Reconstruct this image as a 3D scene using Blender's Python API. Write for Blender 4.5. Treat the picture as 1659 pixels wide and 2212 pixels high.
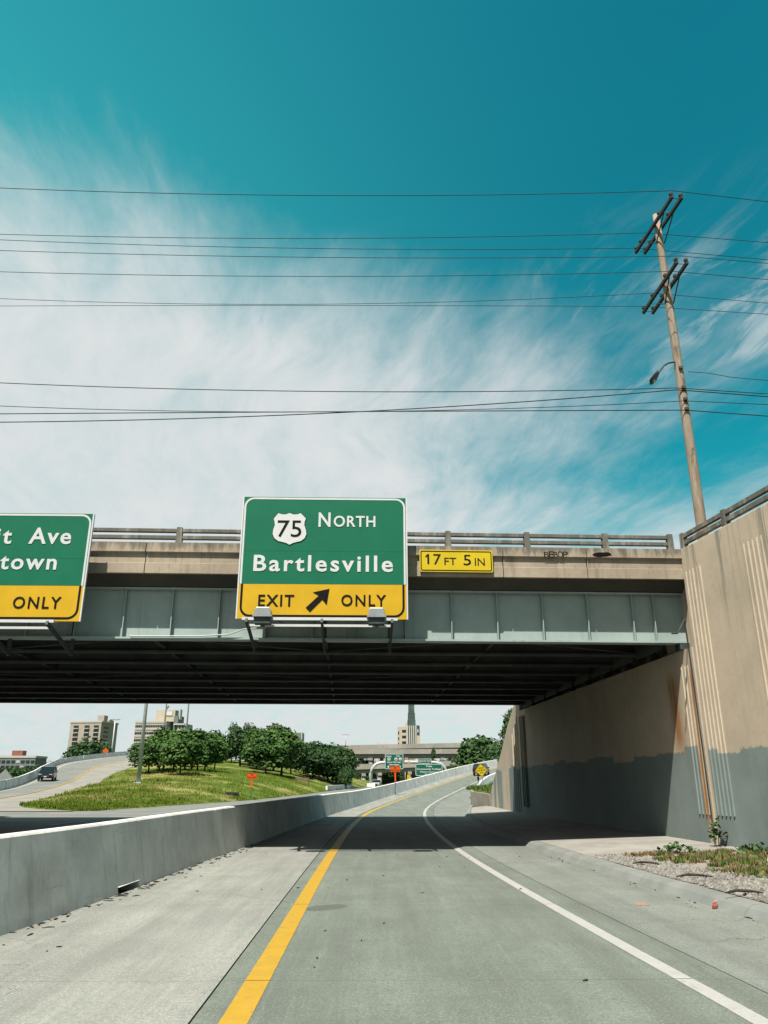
import bpy, bmesh, math, random
import numpy as np
from mathutils import Vector, Matrix
from mathutils.bvhtree import BVHTree
for o in list(bpy.data.objects): bpy.data.objects.remove(o)
sc = bpy.context.scene
col = sc.collection
R = math.radians
random.seed(7)

# ------------------------------------------------------------------ camera
CAMH, F, PITCH = 1.7, 1661.0, math.atan(584/1661.0)
cam = bpy.data.cameras.new('camera'); camo = bpy.data.objects.new('camera', cam); col.objects.link(camo)
cam.sensor_fit = 'VERTICAL'; cam.sensor_height = 36.0; cam.lens = 36.0*F/2212.0
camo.location = (0, 0, CAMH); camo.rotation_euler = (math.pi/2+PITCH, 0, 0)
cam.clip_start = 0.1; cam.clip_end = 9000
sc.camera = camo
sc.cycles.diffuse_bounces = 1
sc.render.resolution_x, sc.render.resolution_y = 768, 1024

# ------------------------------------------------------------------ sun, sky, exposure
SUNTRAVEL = Vector((0.41, 1.0, -1.88)).normalized()
elev = math.asin(-SUNTRAVEL.z); azim = math.atan2(-SUNTRAVEL.x, -SUNTRAVEL.y)
sl = bpy.data.lights.new('sun', 'SUN'); sl.energy = 5.0; sl.angle = R(0.53); sl.color = (1.0, 0.955, 0.87)
so = bpy.data.objects.new('sun', sl); col.objects.link(so)
so.rotation_euler = SUNTRAVEL.to_track_quat('-Z', 'Y').to_euler()
vs = sc.view_settings
vs.view_transform = 'Standard'; vs.look = 'None'; vs.gamma = 1.0; vs.exposure = 1.1; vs.use_curve_mapping = False
w = bpy.data.worlds.new('World'); sc.world = w; w.use_nodes = True
wt = w.node_tree; wt.nodes.clear()
def N(t, kind, **kw):
    n = t.nodes.new(kind)
    for k, v in kw.items():
        if k.startswith('i_'):
            n.inputs[k[2:].replace('_', ' ')].default_value = v
        else: setattr(n, k, v)
    return n
class G:
    """small helper to write node maths"""
    def __init__(s, t): s.t = t
    def m(s, op, a, b=None, c=None, clamp=False):
        n = s.t.nodes.new('ShaderNodeMath'); n.operation = op; n.use_clamp = clamp
        for i, v in enumerate((a, b, c)):
            if v is None: continue
            if isinstance(v, (int, float)): n.inputs[i].default_value = v
            else: s.t.links.new(v, n.inputs[i])
        return n.outputs[0]
    def mix(s, f, a, b, mode='MIX'):
        n = s.t.nodes.new('ShaderNodeMix'); n.data_type = 'RGBA'; n.blend_type = mode
        for sock, v in ((n.inputs[0], f), (n.inputs[6], a), (n.inputs[7], b)):
            if isinstance(v, (int, float)): sock.default_value = v
            elif isinstance(v, tuple): sock.default_value = (*v[:3], 1)
            else: s.t.links.new(v, sock)
        return n.outputs[2]
    def ramp(s, x, a, b, lo=0.0, hi=1.0, smooth=True):
        n = s.t.nodes.new('ShaderNodeMapRange'); n.interpolation_type = 'SMOOTHSTEP' if smooth else 'LINEAR'
        s.t.links.new(x, n.inputs[0])
        for i, v in enumerate((a, b, lo, hi)): n.inputs[i+1].default_value = v
        return n.outputs[0]
    def noise(s, vec, scale, detail=4, rough=.55, dist=0.0):
        n = s.t.nodes.new('ShaderNodeTexNoise'); n.inputs['Scale'].default_value = scale
        n.inputs['Detail'].default_value = detail; n.inputs['Roughness'].default_value = rough
        n.inputs['Distortion'].default_value = dist
        if vec is not None: s.t.links.new(vec, n.inputs['Vector'])
        return n.outputs['Fac']
    def vec(s, x, y, z):
        n = s.t.nodes.new('ShaderNodeCombineXYZ')
        for i, v in enumerate((x, y, z)):
            if isinstance(v, (int, float)): n.inputs[i].default_value = v
            else: s.t.links.new(v, n.inputs[i])
        return n.outputs[0]
    def sep(s, v):
        n = s.t.nodes.new('ShaderNodeSeparateXYZ'); s.t.links.new(v, n.inputs[0]); return n.outputs
    def scale(s, v, k):
        n = s.t.nodes.new('ShaderNodeVectorMath'); n.operation = 'MULTIPLY'; s.t.links.new(v, n.inputs[0])
        n.inputs[1].default_value = k; return n.outputs[0]
def build_world():
    g = G(wt)
    sky = N(wt, 'ShaderNodeTexSky', sky_type='NISHITA', sun_disc=False, sun_elevation=elev, sun_rotation=azim)
    sky.air_density = 1.0; sky.dust_density = 0.4; sky.ozone_density = 1.6
    tc = wt.nodes.new('ShaderNodeTexCoord')
    d = g.sep(tc.outputs['Generated'])
    x, y, z = d[0], d[1], d[2]
    zz = g.m('ADD', g.m('MAXIMUM', z, 0.0), 0.10)
    px, py = g.m('DIVIDE', x, zz), g.m('DIVIDE', y, zz)
    # cirrus drawn out along one wind direction on the cloud plane
    a = math.atan2(-0.30, 1.0)
    al = g.m('ADD', g.m('MULTIPLY', px, math.sin(a)), g.m('MULTIPLY', py, math.cos(a)))
    ac = g.m('SUBTRACT', g.m('MULTIPLY', px, math.cos(a)), g.m('MULTIPLY', py, math.sin(a)))
    wob = g.noise(g.vec(g.m('MULTIPLY', al, .8), g.m('MULTIPLY', ac, .8), 5.5), 1.1, 3, .5)
    ac2 = g.m('ADD', ac, g.m('MULTIPLY', g.m('SUBTRACT', wob, .5), .55))
    streak = g.noise(g.vec(g.m('MULTIPLY', al, 0.85), g.m('MULTIPLY', ac2, 1.7), 3.7), 1.5, 10, .62, .22)
    fine = g.noise(g.vec(g.m('MULTIPLY', al, 1.5), g.m('MULTIPLY', ac2, 4.2), 9.1), 2.2, 8, .66, .3)
    soft = g.noise(g.vec(g.m('MULTIPLY', al, 1.0), g.m('MULTIPLY', ac2, 1.0), 1.3), 1.25, 6, .52, .2)
    n = g.m('ADD', g.m('ADD', g.m('MULTIPLY', streak, .46), g.m('MULTIPLY', fine, .22)), g.m('MULTIPLY', soft, .50))
    # the veil is thickest to the west (left) and low down; clearer to the east
    front = g.ramp(y, -.1, .45)  # thins cloud only ahead; unseen cloud behind is added for ambient light
    bias = g.m('ADD', g.ramp(x, -.34, .50, .41, .05), g.m('MULTIPLY', g.ramp(z, .48, .76, 0.0, -.52), front))
    bias = g.m('ADD', bias, g.m('ADD', g.ramp(z, .02, .26, .36, 0.0), g.ramp(z, .30, .52, .07, 0.0)))
    dens = g.ramp(g.m('ADD', n, bias), .53, .98)
    wisp = g.noise(g.vec(g.m('MULTIPLY', al, .85), g.m('MULTIPLY', ac2, 2.5), 7.7), 1.9, 12, .66, .45)
    wmask = g.m('MULTIPLY', g.ramp(z, .66, .42), g.ramp(soft, .34, .56))
    dens = g.m('MAXIMUM', dens, g.m('MULTIPLY', g.ramp(wisp, .50, .64), g.m('MULTIPLY', wmask, .92)))
    haze_ = g.m('MULTIPLY', g.ramp(x, -.60, .35, .48, 0.0), g.ramp(z, .95, .55, .45, 1.0))
    skyc = g.mix(1.0, sky.outputs[0], (0.06, 1.06, 0.80), 'MULTIPLY')
    skyc = g.mix(haze_, skyc, (.6, 5.0, 5.1))
    cloud = g.mix(0.0, (5.5, 5.75, 5.8), (0, 0, 0))
    colr = g.mix(g.m('MULTIPLY', dens, g.ramp(g.m('ADD', g.m('MULTIPLY', wisp, .5), g.m('MULTIPLY', fine, .5)), .32, .60, .80, 1.0)), skyc, cloud)
    bg = wt.nodes.new('ShaderNodeBackground'); bg.inputs['Strength'].default_value = 0.061
    out = wt.nodes.new('ShaderNodeOutputWorld')
    wt.links.new(colr, bg.inputs['Color']); wt.links.new(bg.outputs[0], out.inputs[0])
build_world()

# ------------------------------------------------------------------ geometry helpers
cP, sP = math.cos(PITCH), math.sin(PITCH)
def ray(u, v):
    xn, yn = (u-829.5)/F, (1106-v)/F
    return Vector((xn, cP-yn*sP, sP+yn*cP))
def at(u, v, y):
    d = ray(u, v); k = y/d.y
    return Vector((d.x*k, y, d.z*k+CAMH))
def hit(u, v, p0, n):
    d = ray(u, v); o = Vector((0, 0, CAMH)); k = (p0-o).dot(n)/d.dot(n)
    return o+d*k
class MB:
    def __init__(s): s.v = []; s.f = []
    def quadstrip(s, rows, closed=False, cap=False):
        """rows of equal length lists of points, lofted"""
        b = len(s.v); n = len(rows[0])
        for r in rows: s.v += [tuple(p) for p in r]
        for i in range(len(rows)-1):
            for j in range(n if closed else n-1):
                a = b+i*n+j; c = b+i*n+(j+1) % n
                s.f.append((a, c, c+n, a+n))
        if cap:
            s.f.append(tuple(range(b+n-1, b-1, -1))); e = b+(len(rows)-1)*n; s.f.append(tuple(range(e, e+n)))
        return s
    def box(s, c, d, rz=0.0, M=None, taper=1.0):
        b = len(s.v); hx, hy, hz = d[0]/2, d[1]/2, d[2]/2
        ca, sa = math.cos(rz), math.sin(rz)
        for k in (-1, 1):
            t = taper if k > 0 else 1.0
            for (i, j) in ((-1, -1), (1, -1), (1, 1), (-1, 1)):
                p = Vector((i*hx*t, j*hy*t, k*hz))
                if M: p = M @ p
                s.v.append((c[0]+p.x*ca-p.y*sa, c[1]+p.x*sa+p.y*ca, c[2]+p.z))
        s.f += [tuple(b+q for q in f) for f in ((3, 2, 1, 0), (4, 5, 6, 7), (0, 1, 5, 4), (1, 2, 6, 5), (2, 3, 7, 6), (3, 0, 4, 7))]
        return s
    def bar(s, a, b, wdt, hgt=None, up=(0, 0, 1)):
        a, b = Vector(a), Vector(b); hgt = hgt or wdt
        d = (b-a); L = d.length; d.normalize(); u = Vector(up)
        if abs(d.dot(u)) > .98: u = Vector((0, 1, 0))
        sd = d.cross(u).normalized(); u = sd.cross(d)
        q = [sd*wdt/2+u*hgt/2, -sd*wdt/2+u*hgt/2, -sd*wdt/2-u*hgt/2, sd*wdt/2-u*hgt/2]
        return s.quadstrip([[a+k for k in q], [b+k for k in q]], True, True)
    def tube(s, pts, r, n=8, cap=True):
        pts = [Vector(p) for p in pts]; rows = []
        if not isinstance(r, (list, tuple)): r = [r]*len(pts)
        ref = Vector((0, 0, 1))
        for i, p in enumerate(pts):
            d = (pts[min(i+1, len(pts)-1)]-pts[max(i-1, 0)]).normalized()
            u = ref if abs(d.dot(ref)) < .95 else Vector((0, 1, 0))
            a = d.cross(u).normalized(); b = a.cross(d)
            rows.append([p+(a*math.cos(t)+b*math.sin(t))*r[i] for t in [2*math.pi*k/n for k in range(n)]])
        return s.quadstrip(rows, True, cap)
    def prism(s, poly, lo, hi, axis='y'):
        """polygon in the plane across axis, extruded from lo to hi"""
        def P(p, t):
            return {'y': (p[0], t, p[1]), 'x': (t, p[0], p[1]), 'z': (p[0], p[1], t)}[axis]
        return s.quadstrip([[P(p, lo) for p in poly], [P(p, hi) for p in poly]], True, True)
    def mesh(s, name, mat, smooth=False):
        me = bpy.data.meshes.new(name); me.from_pydata(s.v, [], s.f); 
        bm = bmesh.new(); bm.from_mesh(me); bmesh.ops.recalc_face_normals(bm, faces=bm.faces); bm.to_mesh(me); bm.free()
        if smooth: me.polygons.foreach_set('use_smooth', [True]*len(me.polygons))
        if mat: me.materials.append(mat)
        me.update(); return me
    def build(s, name, mat, parent=None, smooth=False, bevel=0.0, **tags):
        o = bpy.data.objects.new(name, s.mesh(name, mat, smooth)); col.objects.link(o)
        if parent: o.parent = parent
        if bevel:
            md = o.modifiers.new('bevel', 'BEVEL'); md.width = bevel; md.segments = 2; md.limit_method = 'ANGLE'
        return tag(o, **tags)
def tag(o, label=None, cat=None, group=None, kind=None):
    if label: o['label'] = label
    if cat: o['category'] = cat
    if group: o['group'] = group
    if kind: o['kind'] = kind
    return o
def empty(name, loc, rz=0.0, **tags):
    o = bpy.data.objects.new(name, None); o.empty_display_size = .2; col.objects.link(o)
    o.location = loc; o.rotation_euler = (0, 0, rz); return tag(o, **tags)
def inst(name, me, parent=None, loc=(0, 0, 0), rot=(0, 0, 0), scl=(1, 1, 1), **tags):
    o = bpy.data.objects.new(name, me); col.objects.link(o)
    if parent: o.parent = parent
    o.location = loc; o.rotation_euler = rot; o.scale = scl; return tag(o, **tags)
_tc = {}
def text(body, mat, parent, x0, z0, x1, z1, y, name='legend', bold=.018, depth=.006, keep=None, space=1.0):
    """lettering as a thin mesh filling the box x0..x1, z0..z1 of the plane y of its parent (facing -y)"""
    cu = bpy.data.curves.new('t', 'FONT'); cu.body = body; cu.offset = bold; cu.extrude = .02; cu.resolution_u = 3
    cu.space_character = space
    ob = bpy.data.objects.new('t', cu); col.objects.link(ob); bpy.context.view_layer.update()
    me = bpy.data.meshes.new_from_object(ob.evaluated_get(bpy.context.evaluated_depsgraph_get()))
    bpy.data.objects.remove(ob); bpy.data.curves.remove(cu)
    co = np.zeros(len(me.vertices)*3); me.vertices.foreach_get('co', co); co = co.reshape(-1, 3)
    mn, mx = co.min(0), co.max(0)
    if keep == 'right': # natural proportions from the right end
        k = (z1-z0)/(mx[1]-mn[1]); x0 = x1-(mx[0]-mn[0])*k*1.05
    out = np.zeros_like(co)
    out[:, 0] = x0+(co[:, 0]-mn[0])/(mx[0]-mn[0])*(x1-x0)
    out[:, 2] = z0+(co[:, 1]-mn[1])/(mx[1]-mn[1])*(z1-z0)
    out[:, 1] = y-(co[:, 2]-mn[2])/max(1e-6, mx[2]-mn[2])*depth
    me.vertices.foreach_set('co', out.ravel()); me.materials.clear(); me.materials.append(mat); me.name = name; me.update()
    o = bpy.data.objects.new(name, me); col.objects.link(o); o.parent = parent; return o

# ------------------------------------------------------------------ materials
def newmat(name):
    m = bpy.data.materials.new(name); m.use_nodes = True
    t = m.node_tree; b = t.nodes['Principled BSDF']; return m, t, b, G(t)
def pos(t):
    return t.nodes.new('ShaderNodeNewGeometry').outputs['Position']
def bump(t, b, h, strength=.3, dist=.02):
    n = t.nodes.new('ShaderNodeBump'); n.inputs['Strength'].default_value = strength; n.inputs['Distance'].default_value = dist
    t.links.new(h, n.inputs['Height']); t.links.new(n.outputs[0], b.inputs['Normal'])
KA = .50   # overall albedo scale, kept low to go with the raised exposure
def setc(t, b, c):
    t.links.new(G(t).mix(1.0, c, (KA, KA, KA), 'MULTIPLY'), b.inputs['Base Color'])
def plain(name, c, rough=.6, metal=0.0, var=.12, scale=3.0, spec=.4):
    m, t, b, g = newmat(name); b.inputs['Roughness'].default_value = rough; b.inputs['Metallic'].default_value = metal
    b.inputs['Specular IOR Level'].default_value = spec
    n = g.noise(pos(t), scale, 5, .6)
    setc(t, b, g.mix(g.ramp(n, .3, .7), tuple(k*(1-var) for k in c), tuple(min(1, k*(1+var)) for k in c)))
    return m
def concrete(name, c, dirt=.5, streaks=True, rough=.85, scale=1.0, grime=None, scuff=False):
    m, t, b, g = newmat(name); b.inputs['Roughness'].default_value = rough; b.inputs['Specular IOR Level'].default_value = .2
    p = pos(t)
    n1 = g.noise(p, .9*scale, 6, .65); n2 = g.noise(p, 9*scale, 6, .7); n3 = g.noise(p, 60*scale, 3, .6)
    base = g.mix(g.ramp(n1, .3, .72), tuple(k*.80 for k in c), tuple(k*1.14 for k in c))
    base = g.mix(g.m('MULTIPLY', g.ramp(n2, .52, .75), .35*dirt), base, tuple(k*.45 for k in c))
    base = g.mix(g.m('MULTIPLY', g.ramp(n3, .35, .75), .22), base, tuple(k*.6 for k in c))
    if streaks:
        st = g.noise(g.scale(p, (3.0, 3.0, .22)), 1.3, 5, .7)
        base = g.mix(g.m('MULTIPLY', g.ramp(st, .52, .72), .55*dirt), base, (c[0]*.36, c[1]*.37, c[2]*.34))
    if scuff:
        sn = g.noise(g.scale(p, (.5, .5, 9.0)), 1.5, 5, .72); sm_ = g.noise(p, .5, 3, .5)
        base = g.mix(g.m('MULTIPLY', g.m('MULTIPLY', g.ramp(sn, .58, .70), g.ramp(sm_, .46, .6)), .45), base, tuple(k*.35 for k in c))
    if grime:
        gz = g.ramp(g.sep(p)[2], grime[0], grime[1]); gn = g.noise(g.scale(p, (2.4, 2.4, .5)), 1.6, 6, .7)
        base = g.mix(g.m('MULTIPLY', g.ramp(g.m('ADD', gn, g.m('MULTIPLY', gz, .22)),   .57, .76), .62), base, (.075, .075, .06))
    setc(t, b, base); bump(t, b, g.m('ADD', n2, g.m('MULTIPLY', n3, .5)), .25, .012)
    return m
M = {}
M['girder'] = None
M['steel'] = plain('galvanised_steel', (.60, .65, .65), .5, .1, .15, 4)
M['dark_steel'] = plain('dark_steel', (.06, .075, .07), .6, .2, .3, 4)
M['green'] = plain('sign_green', (.008, .185, .098), .6, 0, .05, 2, .12)
M['far_green'] = plain('sign_green_far', (.010, .14, .085), .6, 0, .05, 2, .12)
M['yellow'] = plain('sign_yellow', (.80, .48, .02), .6, 0, .05, 2, .12)
M['lemon'] = plain('sign_lemon', (.82, .60, .02), .6, 0, .05, 2, .12)
M['orange'] = plain('sign_orange', (.85, .12, .015), .6, 0, .05, 2, .12)
M['white'] = plain('sign_white', (.80, .81, .80), .45, 0, .04, 5)
M['black'] = plain('sign_black', (.010, .011, .011), .75, 0, .2, 5, .08)
M['red'] = plain('red_plastic', (.25, .03, .015), .5, 0, .3, 20)
M['wire'] = plain('wire_sheath', (.018, .022, .024), .5, 0, .2, 1)
M['rubber'] = plain('rubber', (.015, .015, .015), .8)
M['glass'] = plain('tinted_glass', (.012, .018, .02), .08, 0, .1, 1, .6)
M['carblack'] = plain('car_black', (.008, .009, .010), .18, 0, .1, 1, .6)
M['carwhite'] = plain('car_white', (.75, .76, .76), .25, 0, .05, 1, .5)
M['taillight'] = plain('tail_light', (.25, .01, .01), .2)
M['lamp'] = plain('lamp_glass', (.75, .78, .78), .15)
M['alu'] = plain('bare_aluminium', (.55, .58, .58), .4, .6, .1, 3)
M['fascia'] = concrete('parapet_concrete', (.52, .43, .325), 1.2, grime=(7.35, 7.8))
M['rail'] = concrete('weathered_rail', (.38, .36, .31), 1.4, scale=2.5, grime=(7.0, 7.8))
KA = .98
M['barrier'] = concrete('barrier_concrete', (.60, .59, .555), .85, scuff=True)
KA = .50
M['farcon'] = concrete('viaduct_concrete', (.46, .43, .37), 1.0, scale=.12)
M['sidewalk'] = concrete('sidewalk_concrete', (.42, .40, .355), .5, False)
M['kerb'] = concrete('kerb_concrete', (.30, .315, .29), .6, False)
M['rampcon'] = concrete('ramp_concrete', (.37, .345, .30), .35, False, scale=.4)
M['lowroad'] = concrete('lower_road', (.27, .275, .25), .4, False, scale=.4)
M['planter'] = concrete('planter_concrete', (.46, .42, .34), 1.2)
def girder_mat():
    m, t, b, g = newmat('girder_paint'); b.inputs['Roughness'].default_value = .5; p = pos(t)
    n = g.noise(p, 1.1, 6, .65); st = g.noise(g.scale(p, (2.2, 2.2, .12)), 1.6, 6, .72); n3 = g.noise(p, 14, 5, .7)
    base = g.mix(g.ramp(n, .3, .7), (.38, .48, .45), (.48, .585, .55))
    base = g.mix(g.m('MULTIPLY', g.ramp(st, .52, .72), .35), base, (.17, .19, .165))
    base = g.mix(g.m('MULTIPLY', g.m('MULTIPLY', g.ramp(st, .62, .74), g.ramp(n3, .5, .65)), .55), base, (.20, .09, .035))
    setc(t, b, base); bump(t, b, n, .2, .02); return m
M['girder'] = girder_mat()
M['shadesteel'] = plain('shade_tone_steel', (.055, .065, .058), .7, 0, .35, 1.2)  # inner steel coloured dark to stand in for shade under the deck
M['soffit'] = concrete('shade_tone_concrete', (.10, .095, .08), 1.0, False)  # deck underside: shade put into the concrete colour
def road_mat(name, c, tine=True):
    m, t, b, g = newmat(name); b.inputs['Roughness'].default_value = .8; b.inputs['Specular IOR Level'].default_value = .25
    p = pos(t)
    n1 = g.noise(g.scale(p, (1.4, .22, 1)), .9, 6, .62); n2 = g.noise(p, 3.2, 7, .7); n3 = g.noise(p, 95, 4, .7)
    base = g.mix(g.ramp(n1, .32, .7), tuple(k*.78 for k in c), tuple(k*1.16 for k in c))
    base = g.mix(g.m('MULTIPLY', g.ramp(n2, .48, .72), .55), base, tuple(k*.60 for k in c))
    n4 = g.noise(p, 42, 3, .7); n5 = g.noise(p, 17, 4, .7)
    base = g.mix(g.m('MULTIPLY', g.ramp(n5, .44, .64), .55), base, tuple(k*.55 for k in c))
    base = g.mix(g.m('MULTIPLY', g.ramp(n3, .36, .7), .50), base, tuple(k*.50 for k in c))
    base = g.mix(g.m('MULTIPLY', g.ramp(n4, .52, .66), .8), base, tuple(k*1.7 for k in c))
    # wheel paths and the oily middle of the lane run lengthwise
    sq = g.sep(p); xo = g.m('ADD', sq[0], g.m('MULTIPLY', sq[1], .013))
    lw = g.noise(g.vec(g.m('MULTIPLY', xo, 2.2), g.m('MULTIPLY', sq[1], .06), 0.0), 1.0, 4, .6)
    base = g.mix(g.m('MULTIPLY', g.ramp(lw, .40, .66), .42), base, tuple(k*.60 for k in c))
    lw2 = g.noise(g.vec(g.m('MULTIPLY', xo, 14.0), g.m('MULTIPLY', sq[1], .5), 2.0), 1.0, 5, .7)
    base = g.mix(g.m('MULTIPLY', g.ramp(lw2, .5, .75), .30), base, tuple(k*1.4 for k in c))
    # fine cross grooves left by the broom
    wv = N(t, 'ShaderNodeTexWave', wave_type='BANDS', bands_direction='Y'); wv.inputs['Scale'].default_value = 11.0
    wv.inputs['Distortion'].default_value = 2.2; wv.inputs['Detail'].default_value = 4; wv.inputs['Detail Scale'].default_value = 2.5
    t.links.new(p, wv.inputs['Vector'])
    worn = g.ramp(g.noise(p, .7, 4, .6), .40, .60)
    gr = g.m('MULTIPLY', g.ramp(wv.outputs['Fac'], .15, .5, 1, 0), g.m('MULTIPLY', worn, .5))
    base = g.mix(gr, base, tuple(k*.45 for k in c))
    # hairline cracks and drips
    vo = N(t, 'ShaderNodeTexVoronoi', feature='DISTANCE_TO_EDGE'); vo.inputs['Scale'].default_value = .23
    wv2 = g.noise(p, 1.6, 5, .65); pv = t.nodes.new('ShaderNodeVectorMath'); pv.operation = 'ADD'; t.links.new(p, pv.inputs[0])
    t.links.new(g.vec(g.m('MULTIPLY', wv2, 1.6), g.m('MULTIPLY', n1, 1.6), 0.0), pv.inputs[1]); t.links.new(pv.outputs[0], vo.inputs['Vector'])
    ck = g.m('MULTIPLY', g.ramp(vo.outputs['Distance'], .0, .0035, 1, 0), g.ramp(g.noise(p, .3, 3, .5), .50, .60))
    base = g.mix(g.m('MULTIPLY', ck, .7), base, tuple(k*.25 for k in c))
    dr = g.noise(p, 5.5, 2, .5); base = g.mix(g.m('MULTIPLY', g.ramp(dr, .74, .78), .5), base, tuple(k*.35 for k in c))
    rnd = t.nodes.new('ShaderNodeObjectInfo').outputs['Random']
    base = g.mix(g.m('MULTIPLY', rnd, .14), base, tuple(k*.6 for k in c))
    # oil stain beside the yellow line, crack lines
    s = g.sep(p)
    dx = g.m('DIVIDE', g.m('SUBTRACT', s[0], g.m('ADD', -.82, g.m('MULTIPLY', g.m('SUBTRACT', s[1], 12.35), .45))), .26); dy = g.m('DIVIDE', g.m('SUBTRACT', s[1], 12.35), .30)
    r2 = g.m('ADD', g.m('MULTIPLY', dx, dx), g.m('MULTIPLY', dy, dy))
    st = g.ramp(g.m('ADD', r2, g.m('MULTIPLY', g.m('SUBTRACT', n2, .5), 2.2)), .9, 1.15, 1, 0)
    base = g.mix(g.m('MULTIPLY', st, .55), base, tuple(k*.30 for k in c))
    setc(t, b, base)
    bump(t, b, g.m('ADD', n3, g.m('MULTIPLY', gr, 2)), .35, .006)
    return m
M['lane'] = road_mat('lane_concrete', (.255, .285, .24))
M['shoulder'] = road_mat('shoulder_concrete', (.43, .435, .385))
M['rshoulder'] = road_mat('right_shoulder_concrete', (.31, .335, .295))
M['roadbase'] = plain('joint_filler', (.06, .062, .055), .95)
def paint(name, c, wear=.6):
    m, t, b, g = newmat(name); b.inputs['Roughness'].default_value = .65
    p = pos(t); n = g.noise(p, 40, 6, .75); n2 = g.noise(p, 5, 4, .6)
    base = g.mix(g.ramp(n2, .3, .7), tuple(k*.9 for k in c), c)
    setc(t, b, g.mix(g.m('MULTIPLY', g.m('MAXIMUM', g.ramp(n, .54, .68), g.m('MULTIPLY', g.ramp(g.noise(p, 9, 5, .7), .55, .7), .8)), wear), base, (.20, .21, .19))); bump(t, b, n, .3, .004)
    return m
M['ypaint'] = paint('yellow_road_paint', (.64, .37, .012))
M['wpaint'] = paint('white_road_paint', (.56, .55, .51))
def wall_mat():
    """bare tan concrete, grey over-paint near the ground, rust runs near the corner"""
    m, t, b, g = newmat('abutment_concrete'); b.inputs['Roughness'].default_value = .85; b.inputs['Specular IOR Level'].default_value = .2
    p = pos(t); s = g.sep(p); X, Y, Z = s[0], s[1], s[2]
    n1 = g.noise(p, .7, 6, .65); n2 = g.noise(p, 8, 6, .7); n3 = g.noise(p, 70, 3, .6)
    c = (.50, .41, .30)
    base = g.mix(g.ramp(n1, .3, .72), (.54, .455, .34), (.66, .545, .405))
    base = g.mix(g.m('MULTIPLY', g.ramp(n2, .5, .78), .28), base, (.27, .25, .19))
    base = g.mix(g.m('MULTIPLY', g.ramp(n3, .4, .75), .2), base, (.25, .22, .17))
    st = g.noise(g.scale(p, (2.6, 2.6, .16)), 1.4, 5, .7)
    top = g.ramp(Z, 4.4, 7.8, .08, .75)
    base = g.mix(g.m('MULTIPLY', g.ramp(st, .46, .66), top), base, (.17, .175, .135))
    # grey over-paint: ragged top edge, laid on in roller-wide steps
    stp = g.m('FLOOR', g.m('MULTIPLY', Y, 1.1))
    lev = g.noise(g.vec(stp, 0.0, 0.0), .37, 2, .5)
    edge = g.m('ADD', g.m('ADD', 1.93, g.m('MULTIPLY', lev, 1.1)), g.m('MULTIPLY', g.m('SUBTRACT', n2, .5), .25))
    pm = g.ramp(g.m('SUBTRACT', edge, Z), 0.0, .05)
    # a strip by the corner was never painted
    strip = g.m('MULTIPLY', g.ramp(Y, 20.42, 20.47), g.ramp(Y, 20.93, 20.98, 1, 0))
    far = g.m('MULTIPLY', g.ramp(Y, 43.6, 44.0), g.ramp(g.noise(g.scale(p, (1, 1, .12)), .45, 2, .5), .44, .52))
    pm = g.m('MULTIPLY', pm, g.m('SUBTRACT', 1.0, g.m('MAXIMUM', strip, far)))
    pc = g.mix(g.ramp(n1, .35, .7), (.205, .26, .24), (.26, .31, .29))
    pc = g.mix(g.m('MULTIPLY', g.ramp(st, .5, .7), .25), pc, (.32, .36, .35))
    base = g.mix(pm, base, pc)
    # rust runs from the bearing seat
    sy = g.m('ADD', Y, g.m('MULTIPLY', g.noise(g.scale(p, (1, 1, .5)), .9, 3, .5), .5))
    def run(y0, wd, z0, z1):
        q = g.m('ABSOLUTE', g.m('SUBTRACT', sy, y0))
        return g.m('MULTIPLY', g.ramp(q, wd*.2, wd, 1, 0), g.m('MULTIPLY', g.ramp(Z, z0, z0+.8), g.ramp(Z, z1-.6, z1, 1, 0)))
    rr = g.m('MAXIMUM', g.m('MAXIMUM', run(22.30, .50, 2.2, 4.8), run(21.15, .16, .3, 4.9)), g.m('MULTIPLY', run(22.05, .12, 2.3, 4.4), .6))
    rr = g.m('MULTIPLY', rr, g.ramp(st, .30, .55, .45, 1))
    base = g.mix(g.m('MULTIPLY', rr, .85), base, (.33, .135, .03))
    setc(t, b, base); bump(t, b, g.m('ADD', n2, g.m('MULTIPLY', n3, .5)), .25, .012)
    return m
KA = .62
M['wall'] = wall_mat(); KA = .50
def wood_mat(name, a, bb):
    m, t, b, g = newmat(name); b.inputs['Roughness'].default_value = .85
    p = pos(t); n = g.noise(g.scale(p, (14, 14, .9)), 1.0, 6, .7); n2 = g.noise(p, .8, 4, .6); n3 = g.noise(g.scale(p, (5, 5, 1.4)), 1, 4, .6)
    base = g.mix(g.ramp(n, .3, .7), a, bb)
    base = g.mix(g.m('MULTIPLY', g.ramp(n2, .5, .7), .6), base, (.30, .165, .085))
    base = g.mix(g.m('MULTIPLY', g.ramp(n3, .6, .68), .7), base, (.07, .055, .045))
    setc(t, b, base); bump(t, b, n, .5, .01); return m
M['polewood'] = wood_mat('pole_wood', (.25, .19, .13), (.50, .41, .31))
M['armwood'] = plain('crossarm_wood', (.022, .026, .026), .8, 0, .4, 8)
def grass_mat(name, a, bb, dry, amt=.5, sc_=.12):
    m, t, b, g = newmat(name); b.inputs['Roughness'].default_value = .95; b.inputs['Specular IOR Level'].default_value = .1
    p = pos(t); n = g.noise(g.scale(p, (.45, 1.0, 1)), sc_, 6, .66); n2 = g.noise(p, 2.2, 6, .75); n4 = g.noise(p, sc_*4, 5, .7)
    base = g.mix(g.ramp(n2, .3, .72), a, bb)
    base = g.mix(g.m('MULTIPLY', g.ramp(g.m('ADD', n, g.m('MULTIPLY', n4, .35)), .66, .84), amt), base, dry)
    setc(t, b, base); bump(t, b, n2, 1.0, .15); return m
KA = .72
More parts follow.
